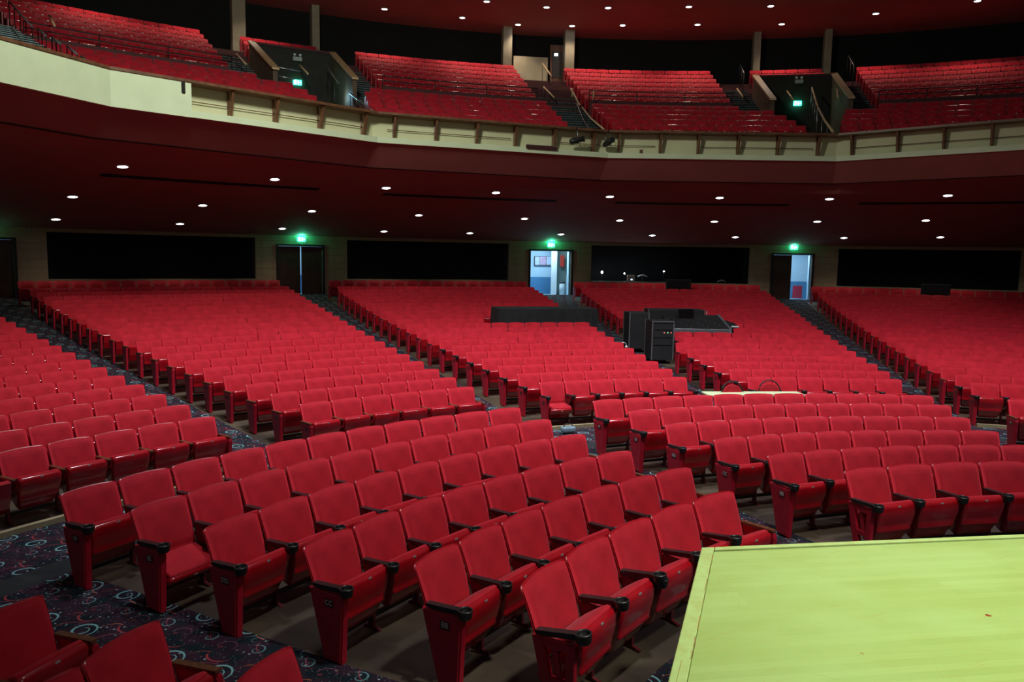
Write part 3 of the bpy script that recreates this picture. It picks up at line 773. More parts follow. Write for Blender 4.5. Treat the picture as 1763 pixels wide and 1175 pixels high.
# red fascia below and sloping soffit
mb = MB(); strip(mb, .06, ZB, .95, ZB - .655); strip(mb, .95, ZB - .655, 1.10, ZB - .61)
S('ceiling_fascia', mb, [M_soffit])
mb = MB(); strip(mb, .93, ZB - .662, 1.14, ZB - .664); strip(mb, 1.14, ZB - .664, 1.14, ZB - .60); S('trim_2', mb, [M_slot])
ts = [-1.25 + i * .05 for i in range(44)]
mb = MB()
front = offs(VP, 1.12)
def on_front(t):
    c = Vector((OX, OY, 0)); d = Vector((sin(t), cos(t), 0))
    for a, b in zip(front, front[1:]):
        e = b - a; den = d.x * e.y - d.y * e.x
        if abs(den) < 1e-9: continue
        w_ = a - c; k = (w_.x * e.y - w_.y * e.x) / den; s_ = (w_.x * d.y - w_.y * d.x) / den
        if -1e-6 <= s_ <= 1 + 1e-6 and k > 0: return k
    return 25.
tt = sorted(set([round(t, 4) for t in ts if t < .75] + [ang(p) for p in front[1:-1]]))
tt = [t for t in tt if ang(front[0]) < t < ang(front[-1])]
n = len(tt); prof_s = []
for t in tt:
    Rf = on_front(t); mb.v += [tuple(pol(Rf, t, ZB - .60)), tuple(pol(27.2, t, zs(27.2))), tuple(pol(31.5, t, zs(31.5))), tuple(pol(RW + .1, t, zs(RW + .1)))]
for i in range(n - 1):
    for j in range(3): mb.f.append((4 * i + j, 4 * i + j + 1, 4 * i + 5 + j, 4 * i + 4 + j)); mb.m.append(0); mb.sm.append(False)
S('ceiling_soffit', mb, [M_soffit])
mb = MB()
for u0, v0, u1, v1 in ((178, 295, 548, 327), (662, 331, 958, 346), (1060, 348, 1360, 351), (1480, 350, 1790, 345)):
    a, b = hit(u0, v0, zs), hit(u1, v1, zs); Ra = (rad(a) + rad(b)) / 2
    mb.arc(Ra, Ra + .28, ang(a), ang(b), (zs(Ra) - .012, zs(Ra + .28) - .012), (zs(Ra) + .02, zs(Ra + .28) + .02), 14)
S('trim_3', mb, [M_slot])

# ------------------------------------------------------------------ downlights
M_lens = mat('lamp_lens', (.9, .9, .9), .3, emit=(.86, .93, 1.0), es=14)
M_trim = vary('downlight_trim', (.55, .5, .48), (.65, .6, .58), 20, .4, 0)
def fixture(P, slope, lab, r, power, grp, col=(1.0, .80, .62), blend=.9, size=1.9, tilt=None):
    t = thing('ceiling_downlight', lab, 'downlight', tuple(P), -ang(P), grp)
    mb = MB(); mb.lathe([(r * 1.30, 0), (r * 1.34, -.015), (r * 1.05, -.03), (r, -.01), (r, .02)], (0, 0, 0), 20); obj('trim_ring', mb, M_trim, t)
    mb = MB(); mb.lathe([(0, -.028), (r * .6, -.026), (r * 1.0, -.012)], (0, 0, 0), 20); obj('lens', mb, M_lens, t)
    t.rotation_euler = (slope, 0, -ang(P))
    l = bpy.data.lights.new('downlight_beam', 'SPOT'); l.energy = power; l.spot_size = size; l.spot_blend = blend; l.shadow_soft_size = r; l.color = col
    o = bpy.data.objects.new('downlight_beam', l); COL.objects.link(o); o.location = (P.x, P.y, P.z - .10)
SOFF = [(211, 286), (473, 308), (665, 323), (854, 331), (1050, 338), (1239, 340), (1428, 342), (1632, 336), (125, 338), (349, 353), (537, 363), (721, 370), (903, 376), (1067, 379), (1230, 381), (1407, 381), (1594, 379), (96, 377), (310, 385), (486, 393), (661, 398), (809, 401), (966, 403), (1123, 405), (1266, 408), (1453, 409), (1619, 408)]
ring = lambda i: 0 if i < 8 else (1 if i < 17 else 2)
cnt = [0, 0, 0]; tot = [8, 9, 10]; rn = ['front', 'middle', 'rearmost']
for i, (u, v) in enumerate(SOFF):
    P = hit(u, v, zs); k = ring(i); cnt[k] += 1
    fixture(P + Vector((0, 0, -.004)), -.19, '%s of %s downlights counted from the plain balcony side, %s ring under the balcony' % (ORD[cnt[k]], ('eight', 'nine', 'ten')[k], rn[k]), .14, (26, 30, 42)[k], 'downlights under the balcony')
zc = lambda R: 14.3 + .05 * (39 - R)
UP = [(662, 15), (796, 30), (838, 2), (892, 42), (941, 12), (985, 44), (1047, 13), (1072, 43), (1186, 11), (1201, 42), (1327, 10), (1346, 41), (1508, 23), (1683, 1)]
for i, (u, v) in enumerate(UP):
    P = hit(u, v, zc); fixture(P + Vector((0, 0, -.004)), 0., 'white downlight, %s along the high ceiling above the balcony' % ORD[i + 1], .13, 210, 'downlights over the balcony')
for t in (-.66, -.56, -.50): # beyond the frame edge, same ring
    P = pol(36.6, t, zc(36.6))
    l = bpy.data.lights.new('downlight_beam', 'SPOT'); l.energy = 210; l.spot_size = 1.9; l.spot_blend = .9; l.color = (1, .8, .62); l.shadow_soft_size = .13
    o = bpy.data.objects.new('downlight_beam', l); COL.objects.link(o); o.location = P - Vector((0, 0, .1))

# ------------------------------------------------------------------ balcony deck, stairs, walls
mb = MB()
fl = offs(VP, .5)
for i in range(len(fl) - 1):
    a, b = fl[i], fl[i + 1]; A, B = pol(26.2, ang(a), 7.10), pol(26.2, ang(b), 7.10)
    n = 6
    for j in range(n):
        t0, t1 = j / n, (j + 1) / n
        p0, p1 = a.lerp(b, t0), a.lerp(b, t1); q0, q1 = pol(max(26.2, rad(p0) + .1), ang(p0), 7.10), pol(max(26.2, rad(p1) + .1), ang(p1), 7.10)
        mb.add([(p0.x, p0.y, 7.10), (p1.x, p1.y, 7.10), tuple(q1), tuple(q0)], [(0, 1, 2, 3)])
TIERS = [(R, z - H) for R, z in BLOW] + [(R, z - H) for R, z in BUP]
SECT = [(-.9, -.515), (-.515, -.422), (-.422, -.14), (-.14, .13), (.13, .226), (.226, .70)]
def tiers(mb, a, b, idx, mi=0):
    prevR = None
    for k in idx:
        R, z = TIERS[k]; R0 = R - .66; R1 = (TIERS[k + 1][0] - .66) if k + 1 < len(TIERS) else 39.2
        mb.arc(R0, R1, a, b, (z - .55, z - .55), (z, z), max(2, int((b - a) / .04)), mi)
for k, (a, b) in enumerate(SECT):
    if k in (1, 4): tiers(mb, a, b, range(0, 2)); tiers(mb, a, b, range(9, 12))
    else: tiers(mb, a, b, range(12))
S('floor_balcony', mb, [M_maroon])
mb = MB()     # dark band put in for the shaded gap at the cross aisle
for a, b in ((-.752, -.558), (-.378, -.176), (-.106, .086), (.268, .62)):
    mb.arc(31.42, 31.50, a, b, (8.7, 8.7), (9.64, 9.64), 8)
S('wall_aisle_shade', mb, [M_maroon])
# stairs in the aisles: half steps with metal nosings
def stair(name, a, b, R0, z0, R1, z1, lab):
    n = max(2, int(round((z1 - z0) / .175))); mb = MB()
    for i in range(n):
        r0 = R0 + (R1 - R0) * i / n; r1 = R0 + (R1 - R0) * (i + 1) / n; zz = z0 + (z1 - z0) * (i + 1) / n
        mb.arc(r0, r1 + .02, a, b, (zz - .35, zz - .35), (zz, zz), 3, 0)
        mb.arc(r0 - .012, r0 + .025, a, b, (zz - .012, zz - .012), (zz + .004, zz + .004), 3, 1)
    return obj(name, mb, [M_riser, M_nosing], label=lab, category='stairs')
stair('aisle_stairs', -.168, -.112, 26.3, 7.1, 31.2, 8.9, 'dark carpeted lower flight of the central balcony aisle')
stair('aisle_stairs', -.172, -.110, 31.2, 8.9, 38.3, 11.75, 'dark upper flight climbing to the balcony door')
stair('aisle_stairs', .152, .194, 26.3, 7.0, 28.6, 7.75, 'short dark flight below the exit sign at the plain portal')
stair('aisle_stairs', -.484, -.427, 26.3, 7.0, 28.6, 7.75, 'short dark flight below the blue-lit portal')
stair('aisle_stairs', .088, .126, 30.2, 8.5, 36.6, 11.2, 'dark side flight between central seats and tan-capped portal wall')
stair('aisle_stairs', .230, .266, 30.2, 8.5, 36.6, 11.2, 'dark side flight on the outer flank of the tan-capped portal')
stair('aisle_stairs', -.420, -.380, 30.2, 8.5, 36.6, 11.2, 'dark side flight beside the blue-lit portal wall')
stair('aisle_stairs', -.552, -.516, 30.2, 8.5, 36.6, 11.2, 'dark side flight on the outer flank of the blue-lit portal')
stair('aisle_stairs', -.90, -.760, 24.4, 7.2, 32.5, 9.9, 'dark flight with teal-edged steps over the plain cream panel')
# portals (stairs up from the foyer)
M_portal = vary('brown_portal_wall', (.075, .042, .024), (.11, .062, .034), 3, .7, 0, vec='pos')
def portal(tc, hw, lab):
    t = thing('balcony_portal', lab, 'portal', tuple(pol(32.5, tc, 7.75)), 0, 'stair portals in the balcony')
    o_ = -pol(32.5, tc, 7.75)
    def sh(mb):
        mb.v = [(x + o_.x, y + o_.y, z + o_.z) for x, y, z in mb.v]; return mb
    for sg in (-1, 1):
        a = tc + sg * hw; d = .085 / 32
        mb = MB(); mb.arc(30.1, 34.3, a - d, a + d, (7.3, 7.3), (9.45, 11.35), 1); obj('side_wall', sh(mb), M_portal, t)
        mb = MB(); mb.arc(30.0, 34.3, a - d * 1.5, a + d * 1.5, (9.45, 11.36), (9.52, 11.43), 1); obj('sloping_cap', sh(mb), M_tan, t)
    mb = MB(); mb.arc(34.2, 34.4, tc - hw, tc + hw, (7.3, 7.3), (11.30, 11.30), 4); obj('back_wall', sh(mb), vary('dark_portal_back', (.012, .010, .008), (.02, .015, .012), 3, .8, 0, vec='pos'), t)
    mb = MB(); mb.arc(34.15, 34.45, tc - hw, tc + hw, (11.30, 11.30), (11.38, 11.38), 4); obj('top_cap', sh(mb), M_maroon, t)
    mb = MB(); mb.arc(28.5, 34.3, tc - hw, tc + hw, (7.5, 7.5), (7.74, 7.74), 4); obj('landing', sh(mb), M_riser, t)
portal(.178, .049, 'sunken portal between two tan-capped walls, near the tall rail posts')
portal(-.469, .047, 'sunken portal with a blue-lit inner wall')
for (u, v, lab) in ((1373, 178, 'green exit sign on the dark wall of the tan-capped portal'), (512, 142, 'green exit sign on the dark wall of the blue-lit portal')):
    P = atR(u, v, 34.1); exit_sign(P, ang(P), lab, .35)
def emergency(u, v, lab):
    P = atR(u, v, 34.1); t = thing('emergency_light', lab, 'emergency light', tuple(P), -ang(P), 'twin-headed emergency lights')
    mb = MB(); mb.box((0, 0, -.06), (.36, .08, .16)); bevel(obj('housing', mb, vary('grey_box', (.3, .3, .28), (.4, .4, .38), 9, .5, 0), t), .01)
    for sx in (-.11, .11): mb = MB(); mb.lathe([(0, -.05), (.05, -.04), (.065, .04), (0, .055)], (sx, -.02, .09), 12); obj('lamp_head', mb, vary('lamp_glass', (.5, .55, .55), (.6, .65, .65), 9, .3, 0), t)
emergency(1376, 138, 'twin-headed emergency light in the tan-capped portal'); emergency(512, 99, 'twin-headed emergency light in the blue-lit portal')
l = bpy.data.lights.new('foyer_lamp', 'POINT'); l.energy = 16; l.color = (.40, .80, 1); l.shadow_soft_size = .15
o = bpy.data.objects.new('foyer_lamp', l); COL.objects.link(o); o.location = pol(31.2, -.434, 9.0)

# back of the balcony and the high ceiling
mb = MB(); mb.arc(39.1, 39.3, -1.1, .8, (11.0, 11.0), (15.0, 15.0), 50); S('wall_balcony_back', mb, [M_curtain])
mb = MB(); mb.arc(27.0, 39.3, -1.1, .8, (zc(27.0), zc(39.3)), (zc(27.) + .2, zc(39.3) + .2), 60); S('ceiling', mb, [M_soffit])
M_col = vary('grey_cream_column', (.22, .19, .13), (.27, .24, .165), 2, .7, 0, vec='pos')
for i, (u, wpx) in enumerate(((411, 20), (543, 12), (873, 16), (980, 17), (1303, 12), (1425, 12))):
    P = atR(u, 80, 38.2); t = ang(P); d = wpx / 1297 * 36 / 38.2 / 2
    mb = MB(); mb.arc(38.0, 38.6, t - d, t + d, (11.0, 11.0), (zc(38), zc(38.6)), 1); S('column_%d' % (i + 1), mb, [M_col])
mb = MB()
a, b = ang(atR(884, 100, 38.6)), ang(atR(943, 100, 38.6)); z0 = atR(910, 98, 38.6).z
mb.arc(38.55, 38.7, a, b, (11.0, 11.0), (z0, z0), 3); S('wall_balcony_panel', mb, [vary('cream_wall_panel', (.42, .36, .24), (.5, .43, .29), 2, .7, 0, vec='pos')])
a, b = ang(atR(947, 100, 38.6)), ang(atR(970, 100, 38.6))
mb = MB(); mb.arc(38.55, 38.65, a, b, (11.6, 11.6), (13.75, 13.75), 2); dr = S('door_5', mb, [vary('balcony_door_brown', (.10, .04, .02), (.14, .06, .03), 4, .5, 0, vec='pos')])
mb = MB(); mb.arc(38.53, 38.56, a + .003, b - .003, (12.15, 12.15), (13.4, 13.4), 2); obj('door_window', mb, M_dark, dr)
mb = MB(); P = atR(957.5, 94, 38.5); mb.box(tuple(P), (.17, .03, .12)); obj('lit_pane', mb, mat('lit_pane', (.8, .9, .9), .3, emit=(.7, .95, 1), es=8), dr)

# handrails on the balcony: (points as pixel + radius), tan or steel
M_tanrail = vary('blond_handrail', (.55, .36, .19), (.66, .46, .26), 9, .4, 0)
def handrail(pts, lab, m, r=.035, posts=True, hp=.9):
    W = [atR(u, v, R) for u, v, R in pts]; o_ = W[0]
    t = thing('handrail', lab, 'handrail', tuple(o_), 0, 'handrails on the balcony')
    mb = MB(); mb.tube([p - o_ for p in W], r, 8); obj('grab_bar', mb, m, t)
    if posts:
        L = sum((b - a).length for a, b in zip(W, W[1:])); k = max(2, int(L / .9))
        for i in range(k + 1):
            f = i / k * (len(W) - 1); j = min(int(f), len(W) - 2); p = W[j].lerp(W[j + 1], f - j) - o_
            mb = MB(); mb.tube([p, p - Vector((0, 0, hp))], .014, 6); obj('post', mb, M_dark if posts is True else posts, t)
handrail([(934, 109, 38), (949, 131, 36.3)], 'short blond rail by the balcony door', M_tanrail)
handrail([(936, 150, 34), (954, 168, 32.4)], 'blond rail halfway down the central aisle, level with the cross aisle', M_tanrail)
handrail([(983, 153, 33.2), (998, 181, 31)], 'blond rail at the edge of the central seats', M_tanrail)
handrail([(1002, 185, 30.6), (1017, 204, 28.6), (1040, 223, 26.9)], 'long blond rail at the foot of the central aisle', M_tanrail)
handrail([(993, 179, 31), (1004, 205, 28.6), (1014, 222, 26.9)], 'thin pale steel rail in the middle of the central aisle', M_greysteel, .018)
handrail([(1355, 157, 33.6), (1366, 172, 32.5)], 'short blond rail deep in the tan-capped portal', M_tanrail, posts=False)
handrail([(1398, 151, 32.8), (1407, 182, 30.2)], 'blond rail above the tall posts in the tan-capped portal', M_tanrail, posts=M_greysteel)
handrail([(1408, 185, 30.0), (1420, 208, 28.4), (1434, 227, 26.8)], 'blond rail on pale vertical posts at the foot of the tan-capped portal', M_tanrail, .045, posts=M_greysteel, hp=.95)
handrail([(1441, 154, 32.8), (1443, 168, 31.6)], 'tiny pale rail against the tan-capped portal wall', M_tanrail, posts=False)
handrail([(1269, 153, 34), (1279, 167, 32.6)], 'blond rail on the flight beside the tan-capped portal', M_tanrail)
handrail([(1460, 95, 37.6), (1470, 113, 36)], 'thin steel rail at the top of the outer side flight', M_greysteel, .02)
handrail([(1274, 110, 37.6), (1281, 126, 36)], 'thin steel rail beside the narrow column at the top of the side flight', M_greysteel, .02)
handrail([(516, 112, 33.6), (530, 127, 32.4)], 'short blond rail deep in the blue-lit portal', M_tanrail, posts=False)
handrail([(562, 113, 33.4), (583, 144, 30.8)], 'steel rail against the blue-lit portal wall', M_greysteel, .025)
handrail([(603, 161, 30), (617, 173, 28.8), (644, 192, 27.0)], 'pale rail at the foot of the blue-lit portal', M_greysteel, .035)
handrail([(469, 114, 32), (518, 123, 32)], 'horizontal blue-grey pipe rail across the blue-lit portal', M_greysteel, .025, posts=False)
handrail([(479, 131, 31), (508, 137, 31)], 'lower pipe rail across the blue-lit portal', M_greysteel, .025, posts=False)
handrail([(407, 93, 33.6), (424, 111, 32.2)], 'blond rail on the flight by the wide column', M_tanrail)
handrail([(15, 2, 33), (55, 46, 29.5)], 'long steel rail at the top of the teal-edged flight', M_greysteel, .025)
handrail([(65, 49, 29), (79, 62, 28)], 'second steel rail down the teal-edged flight', M_greysteel, .03)
handrail([(89, 64, 27.6), (104, 76, 26.8)], 'third steel rail down the teal-edged flight', M_greysteel, .03)
handrail([(115, 79, 26.4), (133, 94, 25.6)], 'fourth steel rail down the teal-edged flight', M_greysteel, .03)
handrail([(140, 97, 25.4), (156, 111, 24.8)], 'lowest steel rail above the plain cream panel', M_greysteel, .03)
handrail([(19, 49, 27.5), (51, 86, 25.2)], 'thin grey rail among the teal-edged steps', M_greysteel, .015, posts=False)
handrail([(85, 27, 31.6), (94, 44, 30.6)], 'blond post rail at the end of the cross-aisle guard', M_tanrail, posts=False)
def guard(a, b, lab):
    t = thing('guard_rail', lab, 'guard rail', tuple(pol(31.45, a, 9.4)), 0, 'guard rails along the balcony cross aisle'); o_ = -pol(31.45, a, 9.4)
    n = max(3, int((b - a) * 31 / 1.6))
    for z in (9.84, 10.02): mb = MB(); mb.tube([pol(31.45, a + (b - a) * i / 12, z) + o_ for i in range(13)], .022, 6); obj('rail_pipe', mb, M_dark, t)
    for i in range(n + 1): mb = MB(); p = pol(31.45, a + (b - a) * i / n, 10.02) + o_; mb.tube([p, p - Vector((0, 0, .42))], .02, 6); obj('post', mb, M_dark, t)
guard(-.755, -.555, 'dark pipe guard rail over the plain cream panel seats'); guard(-.378, -.176, 'dark pipe guard rail between blue-lit portal and central aisle')
guard(-.106, .086, 'dark pipe guard rail between central aisle and tan-capped portal'); guard(.268, .60, 'dark pipe guard rail beyond the tan-capped portal')
for (u, R) in ((985.5, 31.3), (1022, 31.0)):
    P = atR(u, 152 if u < 1000 else 156, R); t = thing('rail_post', 'short pale upright post by the ' + ('central aisle' if u < 1000 else 'cross-aisle guard rail'), 'post', tuple(P), 0, 'pale posts')
    mb = MB(); mb.tube([(0, 0, 0), (0, 0, -.35)], .03, 8); obj('upright', mb, M_tanrail, t); mb = MB(); mb.tube([(0, 0, -.35), (0, 0, -1.2)], .02, 8); obj('lower_post', mb, M_dark, t)

# stage lights and batten clamped to the balcony front
def spotlight(u, v, lab, yaw, side):
    P, d, nn = along(u); c = P - nn * .05; th = math.atan2(nn.x, nn.y)
    t = thing('stage_light', lab, 'stage light', (c.x, c.y, ZB + .50), -th, 'stage lights on the balcony front')
    Mx = Matrix.Rotation(yaw, 4, 'Z') @ Matrix.Rotation(-.25, 4, 'X')
    mb = MB(); mb.tube([Mx @ Vector(p) for p in ((0, .24, 0), (0, .16, 0), (0, -.04, 0), (0, -.10, 0), (0, -.24, 0))], [.07, .10, .11, .085, .085], 14); obj('lamp_body', mb, M_black, t)
    mb = MB(); mb.tube([Mx @ Vector(p) for p in ((0, -.235, 0), (0, -.27, 0))], [.10, .10], 14); obj('lens_ring', mb, M_black, t)
    mb = MB()
    pts = [(-.13, 0, 0), (-.13, 0, .24), (-.04, 0, .30), (.04, 0, .30), (.13, 0, .24), (.13, 0, 0)]
    mb.tube([Matrix.Rotation(yaw, 4, 'Z') @ Vector(p) for p in pts], .012, 6); obj('yoke', mb, M_greysteel, t)
    mb = MB(); mb.box((0, .02, .36), (.05, .07, .12)); obj('clamp', mb, M_dark, t)
spotlight(991, 246, 'black stage light pointing sideways on the balcony front', 1.35, 0)
spotlight(1045, 246, 'smaller black stage light beside the bend of the balcony front', .15, 1)
a_, d, nn = along(905); b_, d2, n2_ = along(957)
mb = MB(); c = (a_ + b_) / 2 - nn * .06; dd = (b_ - a_); mb.box((0, 0, 0), (dd.length, .10, .10))
bt = thing('light_batten', 'long dark strip light lying along the cream balcony ledge', 'batten light', (c.x, c.y, ZB + .19), math.atan2(dd.y, dd.x)); bevel(obj('housing', mb, M_maroon, bt), .01)
mb = MB(); mb.box((0, 0, .055), (dd.length, .09, .012)); obj('lid', mb, M_greysteel, bt)
a_, d, nn = along(1104); mb = MB(); mb.box((0, 0, 0), (.10, .09, .12)); c = a_ + nn * .05
jb = obj('junction_box', mb, M_railwood, label='small brown junction box on the ledge beside the bend', category='junction box'); jb.location = (c.x, c.y, ZB + .235)

# ------------------------------------------------------------------ gear in the seats
zf_ = lambda R: zfloor(R)
def cbox(name, lab, cat_, R0, R1, t0, t1, zb, zt_, m, grp=None):
    mb = MB(); c = pol((R0 + R1) / 2, (t0 + t1) / 2, zb); mb.arc(R0, R1, t0, t1, (zb, zb), (zt_, zt_), 4)
    mb.v = [(x - c.x, y - c.y, z - c.z) for x, y, z in mb.v]; o = obj(name, mb, m, label=lab, category=cat_); o.location = c
    if grp: o['group'] = grp
    return o
# cloth-covered table
tcl = thing('covered_table', 'long table under a black cloth standing among the rear seats', 'table', tuple(pol(23.9, -.226, zf_(23.9))))
c = pol(23.9, -.226, zf_(23.9)); hh = 1.44 - c.z
X = Matrix.Rotation(.226, 4, 'Z')
random.seed(3)
def skirt(w_, d_, h0, h1, amp=.02):
    mb = MB(); per = []
    nx, ny = 36, 12
    for i in range(nx): per.append((-w_ / 2 + w_ * i / nx, -d_ / 2, 0, -1))
    for i in range(ny): per.append((w_ / 2, -d_ / 2 + d_ * i / ny, 1, 0))
    for i in range(nx): per.append((w_ / 2 - w_ * i / nx, d_ / 2, 0, 1))
    for i in range(ny): per.append((-w_ / 2, d_ / 2 - d_ * i / ny, -1, 0))
    n = len(per); vs = []
    for lev, z in ((0, h1), (1, (h0 + h1) / 2), (2, h0)):
        for k, (x, y, a, b) in enumerate(per):
            f = amp * lev * sin(k * 2.1 + 1.3 * sin(k * .7)); vs.append((x + a * (f + .012 * lev), y + b * (f + .012 * lev), z))
    fs = [(l * n + k, (l + 1) * n + k, (l + 1) * n + (k + 1) % n, l * n + (k + 1) % n) for l in (0, 1) for k in range(n)]
    fs.append(tuple(range(n))); mb.add(vs, fs, 0, False, X); return mb
obj('table_cover', skirt(3.25, 1.25, .10, hh), M_blackcloth, tcl)
for sx in (-1.4, 1.4):
    for sy in (-.45, .45): mb = MB(); mb.tube([X @ Vector((sx, sy, 0)), X @ Vector((sx, sy, hh - .03))], .02, 8); obj('leg', mb, M_dark, tcl)
def road_case(name, lab, R, t, w_, d_, h_, grp='black equipment cases', extra=None, cat_='equipment case'):
    c = pol(R, t, zf_(R)); th = t
    r_ = thing(name, lab, cat_, tuple(c), -th, grp)
    mb = MB(); mb.box((0, 0, h_ / 2 + .05), (w_, d_, h_ - .1)); bevel(obj('body', mb, M_case, r_), .012)
    for sx in (-1, 1):
        for sy in (-1, 1): mb = MB(); mb.box((sx * w_ / 2, sy * d_ / 2, h_ / 2 + .05), (.03, .03, h_ - .1)); obj('edge_strip', mb, M_alu if name != 'speaker_case' else M_greysteel, r_)
    for sx in (-1, 1):
        for sy in (-1, 1): mb = MB(); mb.lathe([(0, 0), (.03, .0), (.04, .03), (.03, .05), (0, .06)], (sx * w_ * .38, sy * d_ * .36, 0), 10); obj('caster', mb, M_dark, r_)
    if extra: extra(r_, w_, d_, h_)
    return r_
road_case('equipment_case', 'tall plain black case standing in the aisle beside the mixing desk', 22.4, -.113, .60, .7, 1.22)
def rackx(t, w_, d_, h_):
    for k in range(3): mb = MB(); mb.box((0, -d_ / 2 - .01, h_ - .16 - k * .22), (w_ - .1, .02, .17)); obj('rack_unit', mb, M_case, t)
    mb = MB(); mb.box((0, -d_ / 2 - .015, h_ - .02), (w_, .03, .03)); obj('front_rim', mb, M_alu, t)
    for k, col in enumerate(((1, .15, .1), (.3, 1, .4), (1, .15, .1))):
        mb = MB(); mb.box((.03 + .1 * k, -d_ / 2 - .03, h_ - .33), (.018, .01, .014)); obj('indicator_light', mb, mat('indicator_%d' % k, col, .4, emit=col, es=4), t)
road_case('rack_case', 'open equipment rack with silver rim and tiny lights', 20.6, -.104, .62, .7, 1.22, extra=rackx)
road_case('equipment_case', 'wide low black case standing behind the mixing desk', 24.5, -.036, 1.9, .7, 1.05)
# mixing desk on a case
R_, t_ = 22.6, -.022; c = pol(R_, t_, zf_(R_)); md = thing('mixing_desk', 'wide sloping sound mixing desk with silver front edge', 'mixing desk', tuple(c), -t_)
zt_ = .98 - c.z
mb = MB(); mb.prism_x([(-.62, zt_ - .16), (-.62, zt_ - .02), (.55, zt_ + .24), (.75, zt_ + .30), (.75, zt_ - .16)], [(-1.0, 1), (.78, 1)]); obj('body', mb, M_case, md)
mb = MB(); mb.box((-.11, -.635, zt_ - .09), (1.80, .03, .12)); bevel(obj('front_rail', mb, M_alu, md), .008)
mb = MB(); mb.prism_x([(-.66, zt_ - .16), (-.64, zt_ + .0), (.72, zt_ + .33), (.75, zt_ - .16)], [(.78, 1), (.86, 1)]); obj('side_cheek', mb, M_alu, md)
mb = MB(); mb.prism_x([(-.60, zt_ - .16), (-.55, zt_ + .0), (.45, zt_ + .20), (.6, zt_ - .16)], [(.86, 1), (1.22, .55)]); obj('side_panel', mb, M_case, md)
for r_i in range(6):
    for k in range(16):
        mb = MB(); yy = -.45 + r_i * .16; zz = zt_ - .02 + (yy + .62) * .222 + .008; mb.box((-.88 + k * .105, yy, zz), (.016, .03, .016)); obj('fader', mb, M_alu if (k + r_i) % 5 == 0 else M_dark, md)
mb = MB(); mb.box((1.0, -.52, zt_ + .05), (.22, .02, .04), M=None); obj('paper_label', mb, vary('white_paper', (.7, .75, .72), (.8, .85, .8), 9, .6, 0), md)
for sx in (-.85, .6):
    for sy in (-.5, .6): mb = MB(); mb.tube([(sx, sy, 0), (sx, sy, zt_ - .14)], .03, 8); obj('leg', mb, M_dark, md)
def screen(name, P0, P1, R, lab, stand=True, m=M_case):
    a, b = ang(P0), ang(P1); zb, zt_ = min(P0.z, P1.z), max(P0.z, P1.z); tc = (a + b) / 2; c = pol(R, tc, zf_(R)); w_ = abs(b - a) * R
    t = thing(name, lab, 'monitor', tuple(c), -tc, 'dark monitors on stands among the seats')
    mb = MB(); mb.box((0, 0, (zb + zt_) / 2 - c.z), (w_, .06, zt_ - zb)); bevel(obj('casing', mb, m, t), .012)
    mb = MB(); mb.box((0, -.033, (zb + zt_) / 2 - c.z), (w_ * .93, .004, (zt_ - zb) * .88)); obj('screen', mb, mat('dark_screen', (.004, .004, .005), .25), t)
    mb = MB(); mb.tube([(0, .04, 0), (0, .04, zb - c.z + .1)], .025, 8); obj('stand_pole', mb, M_dark, t)
    mb = MB(); mb.box((0, .04, .012), (.35, .3, .024)); obj('stand_foot', mb, M_dark, t)
screen('monitor', atR(1167, 531, 23.0), atR(1194, 556, 23.0), 23.0, 'small dark monitor standing behind the mixing desk')
screen('monitor', atR(1147, 481, 33.2), atR(1189, 508, 33.2), 33.2, 'wide dark monitor before the last row near the booth opening')
screen('monitor', atR(1586, 489, 33.2), atR(1635, 518, 33.2), 33.2, 'wide dark monitor in the last rows beyond the half-open door')
screen('monitor', atR(305, 499, 32.6), atR(347, 511, 32.6), 32.6, 'low dark monitor in the last rows under the plain balcony panel')
# desk items behind the mixing desk
P = atR(1203, 550, 23.6); oc = thing('script_tray', 'orange-edged tray of papers behind the mixing desk', 'tray', tuple(P), .05)
mb = MB(); mb.box((0, 0, 0), (.62, .3, .03)); obj('tray', mb, mat('orange_edge', (.35, .12, .05), .5), oc); mb = MB(); mb.box((-.03, 0, .03), (.30, .2, .03)); obj('papers', mb, vary('paper_white', (.6, .66, .62), (.75, .8, .75), 9, .7, 0), oc)
mb = MB(); mb.tube([(.29, .1, 0), (.29, .1, .28)], .012, 6); obj('lamp_stalk', mb, M_greysteel, oc); mb = MB(); mb.box((0, 0, -.42), (.5, .25, .8)); obj('pedestal', mb, M_case, oc)
P = atR(1181, 590, 20.6); sp = thing('microphone_stand', 'short silver microphone stand among the seats before the mixing desk', 'microphone stand', (P.x, P.y, zf_(20.6)))
hz = P.z - zf_(20.6); mb = MB(); mb.tube([(0, 0, 0), (0, 0, hz - .05)], .012, 8); obj('pole', mb, M_greysteel, sp); mb = MB(); mb.lathe([(0, -.05), (.03, -.04), (.045, .0), (.03, .05), (0, .06)], (0, 0, hz), 12); obj('head', mb, M_steel, sp)
mb = MB(); mb.lathe([(0, 0), (.14, 0), (.13, .02), (0, .03)], (0, 0, 0), 16); obj('base', mb, M_dark, sp)
P = atR(1073, 596, 20.1); hp_ = thing('headset', 'white headset hanging on the last seat back beside the aisle', 'headset', tuple(P), .1)
mb = MB(); mb.tube([(.10 * cos(a) * .9, 0, .10 * sin(a)) for a in [pi * i / 10 for i in range(11)]], .014, 8); obj('headband', mb, M_steel, hp_)
for sx in (-.09, .09): mb = MB(); mb.lathe([(0, -.04), (.04, -.035), (.04, .035), (0, .04)], (sx, 0, -.03), 12); obj('ear_cup', mb, M_steel, hp_)

